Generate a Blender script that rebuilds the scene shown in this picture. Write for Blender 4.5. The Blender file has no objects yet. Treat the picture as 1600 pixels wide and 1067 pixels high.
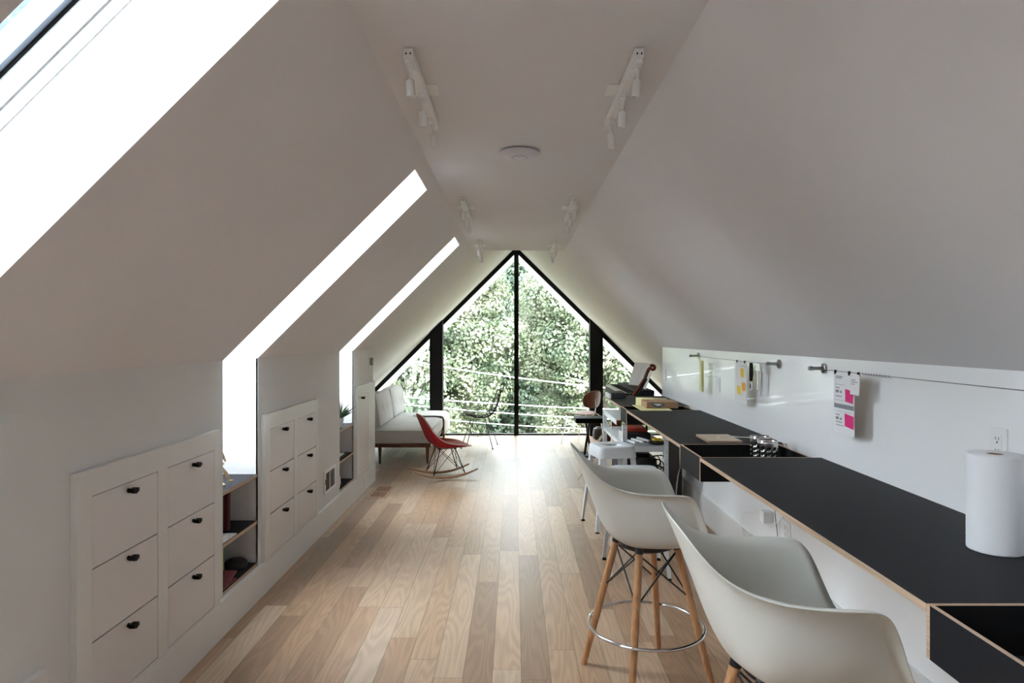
import bpy, bmesh, math, random
import numpy as np
from mathutils import Vector, Matrix, Euler
R = math.radians
PI = math.pi
sc = bpy.context.scene
C = sc.collection
random.seed(7)

# ------------------------------------------------------------------ camera, world, sun, exposure
H = 1.53                       # eye height
FPX = 1040.0                   # focal length in pixels of the 1600 wide frame
cam_d = bpy.data.cameras.new('camera'); cam = bpy.data.objects.new('camera', cam_d); C.objects.link(cam)
cam.location = (0, 0, H); cam.rotation_euler = (R(90), 0, 0)
cam_d.sensor_fit = 'HORIZONTAL'; cam_d.sensor_width = 36.0; cam_d.lens = FPX*36/1600
cam_d.shift_x = -3.0/1600; cam_d.shift_y = -6.5/1600
cam_d.clip_start = 0.02; cam_d.clip_end = 500
sc.camera = cam
sc.view_settings.view_transform = 'Standard'; sc.view_settings.look = 'None'
sc.view_settings.gamma = 1.0; sc.view_settings.use_curve_mapping = False
sc.view_settings.exposure = 2.12

w = bpy.data.worlds.new('overcast_sky'); sc.world = w; w.use_nodes = True
wn = w.node_tree; wn.nodes.clear()
wo = wn.nodes.new('ShaderNodeOutputWorld'); bg = wn.nodes.new('ShaderNodeBackground')
tc = wn.nodes.new('ShaderNodeTexCoord'); sx = wn.nodes.new('ShaderNodeSeparateXYZ'); rp = wn.nodes.new('ShaderNodeValToRGB')
wn.links.new(tc.outputs['Generated'], sx.inputs[0]); wn.links.new(sx.outputs['Z'], rp.inputs[0])
rp.color_ramp.elements[0].position = 0.0; rp.color_ramp.elements[0].color = (0.22, 0.24, 0.26, 1)
rp.color_ramp.elements[1].position = 0.45; rp.color_ramp.elements[1].color = (0.86, 0.93, 1.0, 1)
wn.links.new(rp.outputs[0], bg.inputs[0]); bg.inputs[1].default_value = 7.5
wn.links.new(bg.outputs[0], wo.inputs[0])

sun_d = bpy.data.lights.new('sun', 'SUN'); sun = bpy.data.objects.new('sun', sun_d); C.objects.link(sun)
sun_d.energy = 3.0; sun_d.angle = R(25); sun_d.color = (1.0, 0.96, 0.88)
sun.rotation_euler = Vector((-0.62, 0.66, -0.42)).to_track_quat('-Z', 'Y').to_euler()
sun.location = (10, -10, 12)

def portal(loc, look, sx_, sy_):
    d = bpy.data.lights.new('daylight_portal', 'AREA'); o = bpy.data.objects.new('daylight_portal', d); C.objects.link(o)
    d.shape = 'RECTANGLE'; d.size = sx_; d.size_y = sy_; d.cycles.is_portal = True
    o.location = loc; o.rotation_euler = Vector(look).to_track_quat('-Z', 'Y').to_euler()
    return o
portal((0.04, 10.50, 1.5), (0, -1, 0), 6.0, 3.1)
SKY = [(-1.17, -0.70), (1.112, 1.606), (3.445, 3.918), (5.756, 6.249)]
for (a, b) in SKY:
    portal((-1.38, (a+b)/2, 2.27), (0.7, 0, -0.7), 2.1, b-a)
cy = sc.cycles
cy.max_bounces = 10; cy.diffuse_bounces = 7; cy.glossy_bounces = 4; cy.transparent_max_bounces = 12; cy.transmission_bounces = 4
cy.caustics_reflective = False; cy.caustics_refractive = False; cy.sample_clamp_indirect = 6.0
try:
    cy.use_denoising = True; cy.denoiser = 'OPENIMAGEDENOISE'
except Exception: pass

# ------------------------------------------------------------------ materials
def new_mat(name):
    m = bpy.data.materials.new(name); m.use_nodes = True
    nt = m.node_tree; b = nt.nodes['Principled BSDF']
    return m, nt, b
def pm(name, col, rough=0.5, metal=0.0, spec=0.5, vary=0.04, scale=8.0, bump=0.0, bscale=120.0, coat=0.0, sheen=0.0, detail=3.0):
    """principled material with a procedural noise on colour and, if asked, on the surface"""
    m, nt, b = new_mat(name)
    t = nt.nodes.new('ShaderNodeTexCoord'); n = nt.nodes.new('ShaderNodeTexNoise'); n.inputs['Scale'].default_value = scale
    n.inputs['Detail'].default_value = detail
    nt.links.new(t.outputs['Object'], n.inputs['Vector'])
    r = nt.nodes.new('ShaderNodeValToRGB')
    r.color_ramp.elements[0].position = 0.3; r.color_ramp.elements[1].position = 0.7
    r.color_ramp.elements[0].color = tuple(max(0, c*(1-vary)) for c in col)+(1,)
    r.color_ramp.elements[1].color = tuple(min(1, c*(1+vary)) for c in col)+(1,)
    nt.links.new(n.outputs['Fac'], r.inputs[0]); nt.links.new(r.outputs[0], b.inputs['Base Color'])
    b.inputs['Roughness'].default_value = rough; b.inputs['Metallic'].default_value = metal
    b.inputs['Specular IOR Level'].default_value = spec
    b.inputs['Coat Weight'].default_value = coat; b.inputs['Sheen Weight'].default_value = sheen
    if bump:
        n2 = nt.nodes.new('ShaderNodeTexNoise'); n2.inputs['Scale'].default_value = bscale; n2.inputs['Detail'].default_value = 4
        nt.links.new(t.outputs['Object'], n2.inputs['Vector'])
        bp = nt.nodes.new('ShaderNodeBump'); bp.inputs['Strength'].default_value = bump; bp.inputs['Distance'].default_value = 0.002
        nt.links.new(n2.outputs['Fac'], bp.inputs['Height']); nt.links.new(bp.outputs[0], b.inputs['Normal'])
    return m

def wood_mat(name, dark, light, rough=0.45, scale=(1, 1, 1), freq=14.0):
    m, nt, b = new_mat(name)
    t = nt.nodes.new('ShaderNodeTexCoord'); mp = nt.nodes.new('ShaderNodeMapping'); mp.inputs['Scale'].default_value = scale
    nt.links.new(t.outputs['Object'], mp.inputs[0])
    n = nt.nodes.new('ShaderNodeTexNoise'); n.inputs['Scale'].default_value = freq; n.inputs['Detail'].default_value = 6; n.inputs['Distortion'].default_value = 0.6
    nt.links.new(mp.outputs[0], n.inputs['Vector'])
    r = nt.nodes.new('ShaderNodeValToRGB'); r.color_ramp.elements[0].position = 0.35; r.color_ramp.elements[1].position = 0.65
    r.color_ramp.elements[0].color = dark+(1,); r.color_ramp.elements[1].color = light+(1,)
    nt.links.new(n.outputs['Fac'], r.inputs[0]); nt.links.new(r.outputs[0], b.inputs['Base Color'])
    b.inputs['Roughness'].default_value = rough
    return m

def floor_mat():
    m, nt, b = new_mat('oak_floor_boards')
    N, L = nt.nodes.new, nt.links.new
    def math_(op, a, c=None):
        n = N('ShaderNodeMath'); n.operation = op
        for i, v in enumerate((a, c)):
            if v is None: continue
            if isinstance(v, (int, float)): n.inputs[i].default_value = v
            else: L(v, n.inputs[i])
        return n.outputs[0]
    t = N('ShaderNodeTexCoord'); s = N('ShaderNodeSeparateXYZ'); L(t.outputs['Object'], s.inputs[0])
    u = math_('DIVIDE', math_('SUBTRACT', s.outputs['X'], 0.034), 0.132)
    col = math_('FLOOR', u); fu = math_('FRACT', u)
    wn1 = N('ShaderNodeTexWhiteNoise'); wn1.noise_dimensions = '1D'; L(col, wn1.inputs['W'])
    ln = math_('ADD', math_('MULTIPLY', wn1.outputs['Value'], 7.3), math_('DIVIDE', s.outputs['Y'], 1.7))
    row = math_('FLOOR', ln); fv = math_('FRACT', ln)
    cmb = N('ShaderNodeCombineXYZ'); L(col, cmb.inputs[0]); L(row, cmb.inputs[1])
    wn2 = N('ShaderNodeTexWhiteNoise'); wn2.noise_dimensions = '2D'; L(cmb.outputs[0], wn2.inputs['Vector'])
    # board tone
    r = N('ShaderNodeValToRGB'); e = r.color_ramp.elements
    e[0].position = 0.0; e[0].color = (0.29, 0.175, 0.105, 1)
    e[1].position = 1.0; e[1].color = (0.54, 0.41, 0.30, 1)
    for p, c in ((0.22, (0.36, 0.215, 0.125, 1)), (0.5, (0.45, 0.285, 0.175, 1)), (0.78, (0.50, 0.34, 0.225, 1))):
        q = e.new(p); q.color = c
    L(wn2.outputs['Value'], r.inputs[0])
    # grain, shifted from board to board
    gx = math_('ADD', math_('MULTIPLY', s.outputs['X'], 7.0), math_('MULTIPLY', wn2.outputs['Value'], 37.0))
    gy = math_('ADD', math_('MULTIPLY', s.outputs['Y'], 0.75), math_('MULTIPLY', wn1.outputs['Value'], 19.0))
    gv = N('ShaderNodeCombineXYZ'); L(gx, gv.inputs[0]); L(gy, gv.inputs[1])
    lo = N('ShaderNodeTexNoise'); lo.inputs['Scale'].default_value = 1.0; lo.inputs['Detail'].default_value = 1.5; lo.inputs['Roughness'].default_value = 0.45
    L(gv.outputs[0], lo.inputs['Vector'])
    wvf = math_('ADD', math_('MULTIPLY', math_('SINE', math_('MULTIPLY', lo.outputs['Fac'], 95.0)), 0.5), 0.5)
    ns = N('ShaderNodeTexNoise'); ns.inputs['Scale'].default_value = 6.0; ns.inputs['Detail'].default_value = 8.0; ns.inputs['Roughness'].default_value = 0.7
    gv2 = N('ShaderNodeCombineXYZ'); L(math_('MULTIPLY', gx, 3.5), gv2.inputs[0]); L(gy, gv2.inputs[1]); L(gv2.outputs[0], ns.inputs['Vector'])
    g = math_('ADD', math_('MULTIPLY', wvf, 0.22), math_('MULTIPLY', ns.outputs['Fac'], 0.80))
    gr = N('ShaderNodeMapRange'); gr.inputs['From Min'].default_value = 0.2; gr.inputs['From Max'].default_value = 0.85
    gr.inputs['To Min'].default_value = 0.60; gr.inputs['To Max'].default_value = 1.12; L(g, gr.inputs['Value'])
    mx = N('ShaderNodeMix'); mx.data_type = 'RGBA'; mx.blend_type = 'MULTIPLY'; mx.inputs['Factor'].default_value = 1.0
    L(r.outputs[0], mx.inputs['A']); L(gr.outputs[0], mx.inputs['B'])
    # seams
    du = math_('MULTIPLY', math_('MINIMUM', fu, math_('SUBTRACT', 1.0, fu)), 0.132)
    dv = math_('MULTIPLY', math_('MINIMUM', fv, math_('SUBTRACT', 1.0, fv)), 1.7)
    d = math_('MINIMUM', du, dv)
    seam = math_('LESS_THAN', d, 0.0011)
    mx2 = N('ShaderNodeMix'); mx2.data_type = 'RGBA'; L(seam, mx2.inputs['Factor']); L(mx.outputs['Result'], mx2.inputs['A'])
    mx2.inputs['B'].default_value = (0.05, 0.03, 0.02, 1)
    L(mx2.outputs['Result'], b.inputs['Base Color'])
    b.inputs['Roughness'].default_value = 0.36
    rr = N('ShaderNodeMapRange'); rr.inputs['To Min'].default_value = 0.30; rr.inputs['To Max'].default_value = 0.46; L(ns.outputs['Fac'], rr.inputs['Value'])
    L(rr.outputs[0], b.inputs['Roughness'])
    bp = N('ShaderNodeBump'); b.inputs['Specular IOR Level'].default_value = 0.9
    bp.inputs['Strength'].default_value = 0.15; bp.inputs['Distance'].default_value = 0.002
    hh = math_('SUBTRACT', math_('MULTIPLY', g, 0.25), math_('MULTIPLY', seam, 1.0)); L(hh, bp.inputs['Height']); L(bp.outputs[0], b.inputs['Normal'])
    return m

def glass_mat(name, tint=(0.97, 0.99, 0.98)):
    m = bpy.data.materials.new(name); m.use_nodes = True; nt = m.node_tree; nt.nodes.clear()
    o = nt.nodes.new('ShaderNodeOutputMaterial'); mix = nt.nodes.new('ShaderNodeMixShader'); tr = nt.nodes.new('ShaderNodeBsdfTransparent')
    gl = nt.nodes.new('ShaderNodeBsdfGlossy'); gl.inputs['Roughness'].default_value = 0.02; tr.inputs[0].default_value = tint+(1,)
    fr = nt.nodes.new('ShaderNodeFresnel'); fr.inputs[0].default_value = 1.5
    mul = nt.nodes.new('ShaderNodeMath'); mul.operation = 'MULTIPLY'; mul.inputs[1].default_value = 0.8
    nt.links.new(fr.outputs[0], mul.inputs[0]); nt.links.new(mul.outputs[0], mix.inputs[0])
    nt.links.new(tr.outputs[0], mix.inputs[1]); nt.links.new(gl.outputs[0], mix.inputs[2]); nt.links.new(mix.outputs[0], o.inputs[0])
    return m

def leaf_mat(name, c0, c1, c2):
    m, nt, b = new_mat(name)
    t = nt.nodes.new('ShaderNodeTexCoord')
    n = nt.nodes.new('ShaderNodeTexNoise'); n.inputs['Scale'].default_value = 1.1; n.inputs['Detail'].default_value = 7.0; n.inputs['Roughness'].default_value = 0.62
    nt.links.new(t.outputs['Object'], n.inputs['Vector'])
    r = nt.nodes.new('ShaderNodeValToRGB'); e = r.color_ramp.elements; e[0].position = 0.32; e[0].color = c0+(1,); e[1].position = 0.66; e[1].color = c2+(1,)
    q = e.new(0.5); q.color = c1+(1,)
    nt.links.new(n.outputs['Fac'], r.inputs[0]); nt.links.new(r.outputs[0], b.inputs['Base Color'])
    b.inputs['Roughness'].default_value = 0.45; b.inputs['Specular IOR Level'].default_value = 0.6
    tl = nt.nodes.new('ShaderNodeBsdfTranslucent'); nt.links.new(r.outputs[0], tl.inputs[0])
    mix = nt.nodes.new('ShaderNodeMixShader'); mix.inputs[0].default_value = 0.35
    o = nt.nodes['Material Output']; nt.links.new(b.outputs[0], mix.inputs[1]); nt.links.new(tl.outputs[0], mix.inputs[2]); nt.links.new(mix.outputs[0], o.inputs[0])
    return m

MT = {}
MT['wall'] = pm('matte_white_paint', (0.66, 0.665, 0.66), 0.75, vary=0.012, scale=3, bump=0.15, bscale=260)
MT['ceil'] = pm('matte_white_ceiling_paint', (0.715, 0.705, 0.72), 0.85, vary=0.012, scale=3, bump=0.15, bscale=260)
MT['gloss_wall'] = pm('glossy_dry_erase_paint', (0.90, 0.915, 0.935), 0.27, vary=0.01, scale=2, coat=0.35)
MT['joinery'] = pm('satin_white_joinery', (0.68, 0.675, 0.66), 0.38, vary=0.012, scale=4)
MT['drawer'] = pm('satin_off_white_drawer', (0.68, 0.655, 0.65), 0.42, vary=0.012, scale=4)
MT['base'] = pm('satin_white_skirting', (0.70, 0.70, 0.69), 0.35, vary=0.012, scale=4)
MT['floor'] = floor_mat()
MT['glass'] = glass_mat('window_glass')
MT['black'] = pm('black_satin_paint', (0.004, 0.004, 0.0045), 0.55, vary=0.15, spec=0.2)
MT['blackmetal'] = pm('black_coated_steel', (0.006, 0.006, 0.007), 0.4, metal=0.0, vary=0.1)
MT['gapshade'] = pm('drawer_gap_shade', (0.03, 0.027, 0.025), 0.9)
MT['lam'] = pm('black_laminate', (0.010, 0.0105, 0.014), 0.62, vary=0.25, scale=400, spec=0.22)
MT['lamin'] = pm('black_laminate_inside', (0.010, 0.010, 0.011), 0.7, vary=0.2, scale=200, spec=0.2)
MT['ply'] = wood_mat('birch_ply_edge', (0.40, 0.27, 0.18), (0.56, 0.42, 0.31), 0.6, (1, 1, 60), 4)
MT['shell'] = pm('off_white_moulded_plastic', (0.61, 0.62, 0.585), 0.40, vary=0.01, scale=5, bump=0.08, bscale=400)
MT['legwood'] = wood_mat('honey_maple_dowel', (0.36, 0.17, 0.075), (0.50, 0.27, 0.13), 0.4, (18, 18, 1.5), 5)
MT['chrome'] = pm('polished_chrome', (0.75, 0.76, 0.77), 0.08, metal=1.0, vary=0.02)
MT['steel'] = pm('brushed_steel', (0.55, 0.54, 0.52), 0.2, metal=1.0, vary=0.06, scale=60)
MT['pewter'] = pm('dark_brushed_nickel', (0.30, 0.29, 0.28), 0.3, metal=1.0, vary=0.06, scale=60)
MT['greymetal'] = pm('dull_grey_metal', (0.22, 0.22, 0.22), 0.4, metal=0.8, vary=0.1)
MT['whitemetal'] = pm('white_powder_coat', (0.66, 0.70, 0.74), 0.3, vary=0.02, scale=6)
MT['white'] = pm('white_plastic', (0.80, 0.80, 0.81), 0.4, vary=0.01)
MT['fixture'] = pm('white_light_fixture_enamel', (0.82, 0.81, 0.80), 0.4, vary=0.01)
MT['lavender'] = pm('pale_lavender_plastic', (0.68, 0.66, 0.72), 0.5, vary=0.01)
MT['red'] = pm('red_moulded_plastic', (0.42, 0.010, 0.018), 0.4, vary=0.03)
MT['redpad'] = pm('rust_red_upholstery', (0.36, 0.050, 0.030), 0.7, vary=0.08, scale=40, bump=0.3, bscale=500)
MT['creamedge'] = pm('cream_piping', (0.66, 0.60, 0.50), 0.6)
MT['rockwood'] = wood_mat('pale_maple_rocker', (0.42, 0.22, 0.11), (0.56, 0.34, 0.19), 0.4, (2, 14, 14), 5)
MT['walnut'] = wood_mat('walnut_frame', (0.10, 0.030, 0.014), (0.17, 0.06, 0.03), 0.4, (2, 14, 14), 5)
MT['orangewood'] = wood_mat('rosewood_veneer', (0.14, 0.030, 0.010), (0.22, 0.055, 0.020), 0.5, (8, 8, 1.5), 4)
MT['cellowood'] = wood_mat('varnished_cello_wood', (0.075, 0.012, 0.006), (0.17, 0.03, 0.012), 0.2, (10, 10, 1.5), 4)
MT['linen'] = pm('pale_grey_linen', (0.56, 0.545, 0.53), 0.9, vary=0.05, scale=90, bump=0.4, bscale=500, sheen=0.3)
MT['linendark'] = pm('grey_linen_edge', (0.33, 0.32, 0.29), 0.9, vary=0.05, scale=90, bump=0.4, bscale=500)
MT['blanket'] = pm('white_cotton_throw', (0.78, 0.76, 0.74), 0.95, vary=0.02, bump=0.4, bscale=200)
MT['seam'] = pm('dark_seam_cord', (0.07, 0.06, 0.055), 0.9)
MT['paper'] = pm('white_paper', (0.80, 0.80, 0.82), 0.7, vary=0.01)
MT['print'] = pm('grey_print_ink', (0.25, 0.26, 0.30), 0.7)
MT['pink'] = pm('hot_pink_paper', (0.80, 0.02, 0.22), 0.6, vary=0.02)
MT['yellow'] = pm('yellow_paper', (0.85, 0.62, 0.03), 0.6, vary=0.02)
MT['orange'] = pm('orange_paper', (0.90, 0.42, 0.05), 0.6, vary=0.02)
MT['maroon'] = pm('maroon_card', (0.25, 0.07, 0.08), 0.5)
MT['kraft'] = pm('brown_kraft_card', (0.36, 0.22, 0.13), 0.75, vary=0.05, scale=60)
MT['paleyellow'] = pm('pale_yellow_paper', (0.72, 0.68, 0.36), 0.7, vary=0.02)
MT['olive'] = pm('olive_wall_reflection', (0.36, 0.36, 0.10), 0.6)
MT['blueprint'] = pm('blue_print_ink', (0.04, 0.08, 0.20), 0.6)
MT['gold'] = pm('gold_aluminium', (0.50, 0.36, 0.25), 0.32, metal=0.75, vary=0.02)
MT['roll'] = pm('embossed_white_paper', (0.82, 0.84, 0.88), 0.9, vary=0.01)
MT['greenbag'] = pm('lime_green_fabric', (0.20, 0.27, 0.015), 0.8, vary=0.15, scale=30)
MT['book'] = pm('black_book_cloth', (0.02, 0.018, 0.02), 0.6, vary=0.3, scale=20)
MT['redbook'] = pm('red_book_cloth', (0.11, 0.008, 0.012), 0.6)
MT['pine'] = wood_mat('pale_figure_wood', (0.42, 0.29, 0.16), (0.56, 0.42, 0.27), 0.5, (4, 4, 4), 6)
MT['plant'] = pm('dark_green_leaf', (0.03, 0.07, 0.02), 0.5, vary=0.3, scale=40)
MT['ceramic'] = pm('grey_white_ceramic', (0.55, 0.56, 0.57), 0.3)
MT['orangeplastic'] = pm('orange_red_plastic', (0.55, 0.07, 0.02), 0.5)
MT['cladding'] = pm('blue_grey_sash_paint', (0.33, 0.40, 0.50), 0.35, metal=0.2)
MT['vent'] = pm('grey_vent_mesh', (0.20, 0.20, 0.20), 0.6)
MT['ventwood'] = wood_mat('oak_floor_grille', (0.26, 0.14, 0.085), (0.36, 0.21, 0.13), 0.5, (14, 2, 2), 6)
MT['ventframe'] = wood_mat('oak_grille_frame', (0.36, 0.21, 0.125), (0.50, 0.32, 0.20), 0.45, (14, 2, 2), 6)
MT['ground'] = pm('dry_grass_lawn', (0.16, 0.16, 0.09), 0.9, vary=0.4, scale=2)
MT['barkpale'] = pm('pale_birch_bark', (0.62, 0.60, 0.56), 0.8, vary=0.15, scale=20)
MT['bark'] = pm('grey_brown_bark', (0.14, 0.11, 0.09), 0.9, vary=0.3, scale=20)
MT['cable'] = pm('pale_cable_sheath', (0.75, 0.76, 0.78), 0.5)
MT['soffit'] = pm('white_exterior_paint', (0.84, 0.84, 0.84), 0.6)
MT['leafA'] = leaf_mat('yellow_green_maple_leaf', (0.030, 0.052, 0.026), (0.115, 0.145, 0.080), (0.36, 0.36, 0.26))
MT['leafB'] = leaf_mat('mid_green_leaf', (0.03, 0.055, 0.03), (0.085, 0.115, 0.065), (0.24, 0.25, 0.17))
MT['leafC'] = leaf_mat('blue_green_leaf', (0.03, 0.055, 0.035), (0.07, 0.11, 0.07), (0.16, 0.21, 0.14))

# ------------------------------------------------------------------ mesh helpers
class MB:
    """collects shapes for ONE mesh object"""
    def __init__(s, off=(0, 0, 0)): s.v = []; s.f = []; s.m = []; s.off = Vector(off)
    def add(s, verts, faces, mi=0):
        k = len(s.v); s.v += [tuple(Vector(p)-s.off) for p in verts]
        for f in faces: s.f.append(tuple(i+k for i in f)); s.m.append(mi)
        return s
    def box(s, x0, x1, y0, y1, z0, z1, mi=0, fm=None):
        v = [(x0,y0,z0),(x1,y0,z0),(x1,y1,z0),(x0,y1,z0),(x0,y0,z1),(x1,y0,z1),(x1,y1,z1),(x0,y1,z1)]
        f = [(0,3,2,1),(4,5,6,7),(0,1,5,4),(1,2,6,5),(2,3,7,6),(3,0,4,7)]   # bottom top y0 x1 y1 x0
        k = len(s.v); s.v += [tuple(Vector(p)-s.off) for p in v]
        for i, q in enumerate(f):
            s.f.append(tuple(j+k for j in q)); s.m.append((fm or {}).get(i, mi))
        return s
    def tbox(s, M, sx, sy, sz, mi=0):
        """box of half sizes sx, sy, sz put through matrix M"""
        v = [M @ Vector((a*sx, b*sy, c*sz)) for c in (-1, 1) for (a, b) in ((-1,-1),(1,-1),(1,1),(-1,1))]
        return s.add(v, [(0,3,2,1),(4,5,6,7),(0,1,5,4),(1,2,6,5),(2,3,7,6),(3,0,4,7)], mi)
    def cyl(s, p0, p1, r0, r1=None, n=12, mi=0):
        r1 = r0 if r1 is None else r1
        p0, p1 = Vector(p0), Vector(p1); d = (p1-p0).normalized()
        a = d.orthogonal().normalized(); b = d.cross(a)
        v = [p + (a*math.cos(2*PI*i/n)+b*math.sin(2*PI*i/n))*r for p, r in ((p0, r0), (p1, r1)) for i in range(n)]
        f = [(i, (i+1) % n, n+(i+1) % n, n+i) for i in range(n)] + [tuple(range(n))[::-1], tuple(range(n, 2*n))]
        return s.add(v, f, mi)
    def tube(s, pts, r, n=8, mi=0, closed=False):
        pts = [Vector(p) for p in pts]; m = len(pts); rs = r if isinstance(r, (list, tuple)) else [r]*m
        t0 = (pts[1]-pts[0]).normalized(); a = t0.orthogonal().normalized(); rings = []
        for i, p in enumerate(pts):
            if closed: t = (pts[(i+1) % m]-pts[i-1]).normalized()
            else: t = (pts[min(i+1, m-1)]-pts[max(i-1, 0)]).normalized()
            a = (a - t*a.dot(t)).normalized(); b = t.cross(a)
            rings.append([p+(a*math.cos(2*PI*k/n)+b*math.sin(2*PI*k/n))*rs[i] for k in range(n)])
        v = [q for g in rings for q in g]; f = []
        for i in range(m if closed else m-1):
            j = (i+1) % m
            for k in range(n): f.append((i*n+k, i*n+(k+1) % n, j*n+(k+1) % n, j*n+k))
        if not closed: f += [tuple(range(n))[::-1], tuple(range((m-1)*n, m*n))]
        return s.add(v, f, mi)
    def lathe(s, prof, c=(0, 0, 0), n=32, mi=0, M=None):
        """prof: (radius, height) bottom to top"""
        v = []; f = []; c = Vector(c)
        for (r, z) in prof:
            for k in range(n):
                p = Vector((r*math.cos(2*PI*k/n), r*math.sin(2*PI*k/n), z))
                v.append(c + (M @ p if M else p))
        m = len(prof)
        for i in range(m-1):
            for k in range(n): f.append((i*n+k, i*n+(k+1) % n, (i+1)*n+(k+1) % n, (i+1)*n+k))
        if prof[0][0] > 1e-6: f.append(tuple(range(n))[::-1])
        if prof[-1][0] > 1e-6: f.append(tuple(range((m-1)*n, m*n)))
        return s.add(v, f, mi)
    def prism(s, poly, ext, mi=0):
        """poly: 3D outline, ext: extrusion vector"""
        n = len(poly); e = Vector(ext)
        v = [Vector(p) for p in poly]+[Vector(p)+e for p in poly]
        f = [tuple(range(n))[::-1], tuple(range(n, 2*n))]+[(i, (i+1) % n, n+(i+1) % n, n+i) for i in range(n)]
        return s.add(v, f, mi)
    def build(s, name, mats, parent=None, smooth=False, bevel=0.0, seg=2, subsurf=0, solid=None, angle=40, fixn=True):
        me = bpy.data.meshes.new(name); me.from_pydata(s.v, [], s.f); me.update()
        if fixn:
            bm = bmesh.new(); bm.from_mesh(me); bmesh.ops.recalc_face_normals(bm, faces=bm.faces); bm.to_mesh(me); bm.free()
        if not isinstance(mats, (list, tuple)): mats = [mats]
        for m in mats: me.materials.append(m)
        me.polygons.foreach_set('material_index', s.m)
        if smooth: 
            me.polygons.foreach_set('use_smooth', [True]*len(me.polygons))
            if angle < 180: me.set_sharp_from_angle(angle=R(angle))
        o = bpy.data.objects.new(name, me); C.objects.link(o)
        if parent: o.parent = parent
        if solid:
            md = o.modifiers.new('thickness', 'SOLIDIFY'); md.thickness = solid[0]; md.offset = solid[1]
            if len(solid) > 2: md.material_offset_rim = solid[2]
        if bevel:
            md = o.modifiers.new('bevel', 'BEVEL'); md.width = bevel; md.segments = seg; md.limit_method = 'ANGLE'; md.angle_limit = R(35)
            md.harden_normals = False
        if subsurf:
            md = o.modifiers.new('subsurf', 'SUBSURF'); md.levels = subsurf; md.render_levels = subsurf
        return o

def tag(o, label, cat, group=None):
    o['label'] = label; o['category'] = cat
    if group: o['group'] = group
    return o
def thing(name, label, cat, loc=(0, 0, 0), rz=0.0, group=None):
    o = bpy.data.objects.new(name, None); C.objects.link(o); o.empty_display_size = 0.1
    o.location = loc; o.rotation_euler = (0, 0, rz)
    return tag(o, label, cat, group)
def struct(o):
    o['kind'] = 'structure'; return o
def copy_tree(o, parent=None):
    c = o.copy(); C.objects.link(c)
    if parent: c.parent = parent
    for ch in [x for x in o.children]: copy_tree(ch, c)
    return c
def at(px, py, d):
    """where a point of the photograph lies at distance d down the room"""
    return ((px-803)*d/FPX, d, H-(py-527)*d/FPX)
def spline(pts, n):
    """Catmull-Rom through pts, n samples"""
    P = [Vector(p) for p in pts]; P = [P[0]*2-P[1]]+P+[P[-1]*2-P[-2]]; m = len(P)-3; out = []
    for i in range(n):
        t = i/(n-1)*m; k = min(int(t), m-1); t -= k
        a, b, c, d = P[k:k+4]
        out.append(0.5*((2*b)+(c-a)*t+(2*a-5*b+4*c-d)*t*t+(3*b-a-3*c+d)*t**3))
    return out

# ------------------------------------------------------------------ the room
XL, XW = -1.483, -1.507        # face of the joinery, face of the left knee wall
XR = 1.585                     # right knee wall
ZC = 2.455                     # flat ceiling
APX, APZ = 0.037, 2.945        # ridge
SL = (APZ-1.408)/(APX-XW); SR = (APZ-1.425)/(XR-APX)
YB, YE, YW = -3.0, 7.12, 10.40 # back wall, end of knee walls, gable window
CEY = 7.08
def lx(z): return APX-(APZ-z)/SL
def rx(z): return APX+(APZ-z)/SR
ZT, ZN = 2.398, 1.02           # skylight opening top, foot (inside the niche)
NB = -2.10                     # back of the niches

struct(MB().box(-3.1, 3.2, YB, YW+0.02, -0.05, 0).build('floor', MT['floor']))
# left slope with skylight openings
m = MB()
nx, nz = -SL/math.hypot(1, SL), 1/math.hypot(1, SL)      # outward normal of left slope
nx, nz = -math.sin(math.atan(SL)), math.cos(math.atan(SL))
def strip(m, ya, yb, za, zb):
    m.add([(lx(za), ya, za), (lx(zb), ya, zb), (lx(zb), yb, zb), (lx(za), yb, za)], [(0, 1, 2, 3)])
ys = [YB]+[q for ab in SKY for q in ab]+[YW]
for i in range(len(ys)-1):
    if i % 2 == 0: strip(m, ys[i], ys[i+1], 0.0, APZ)
    else: strip(m, ys[i], ys[i+1], ZT, APZ); strip(m, ys[i], ys[i+1], 0.0, ZN)
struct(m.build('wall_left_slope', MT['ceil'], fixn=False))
m = MB(); m.add([(APX, YB, APZ), (rx(0), YB, 0), (rx(0), YW, 0), (APX, YW, APZ)], [(0, 1, 2, 3)])
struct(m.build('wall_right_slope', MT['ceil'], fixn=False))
m = MB(); xl, xr = lx(ZC), rx(ZC)
m.add([(xl, YB, ZC), (xr, YB, ZC), (xr, CEY, ZC), (xl, CEY, ZC)], [(0, 1, 2, 3)])
m.add([(xl, CEY, ZC), (xr, CEY, ZC), (APX, CEY, APZ)], [(0, 1, 2)])
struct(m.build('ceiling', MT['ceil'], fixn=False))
# left knee wall around the niches
m = MB()
wy = [YB]+[q for ab in SKY for q in ab]+[YE]
for i in range(len(wy)-1):
    if i % 2 == 0: m.box(XW-0.012, XW, wy[i], wy[i+1], 0, 1.408)
    else: m.box(XW-0.012, XW, wy[i], wy[i+1], 0, 0.185)
m.prism([(XW-0.012, YE-0.014, 0), (XW-0.012, YE-0.014, 1.40), (lx(0), YE-0.014, 0)], (0, 0.014, 0))
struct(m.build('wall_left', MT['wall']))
m = MB(); m.box(XR, XR+0.012, YB, YE, 0, 1.425)
m.prism([(XR, YE-0.014, 0), (XR, YE-0.014, 1.42), (rx(0), YE-0.014, 0)], (0, 0.014, 0))
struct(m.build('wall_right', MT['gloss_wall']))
m = MB(); m.prism([(lx(0), YB, 0), (rx(0), YB, 0), (APX, YB, APZ)], (0, -0.05, 0))
struct(m.build('wall_back', MT['wall']))
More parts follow.
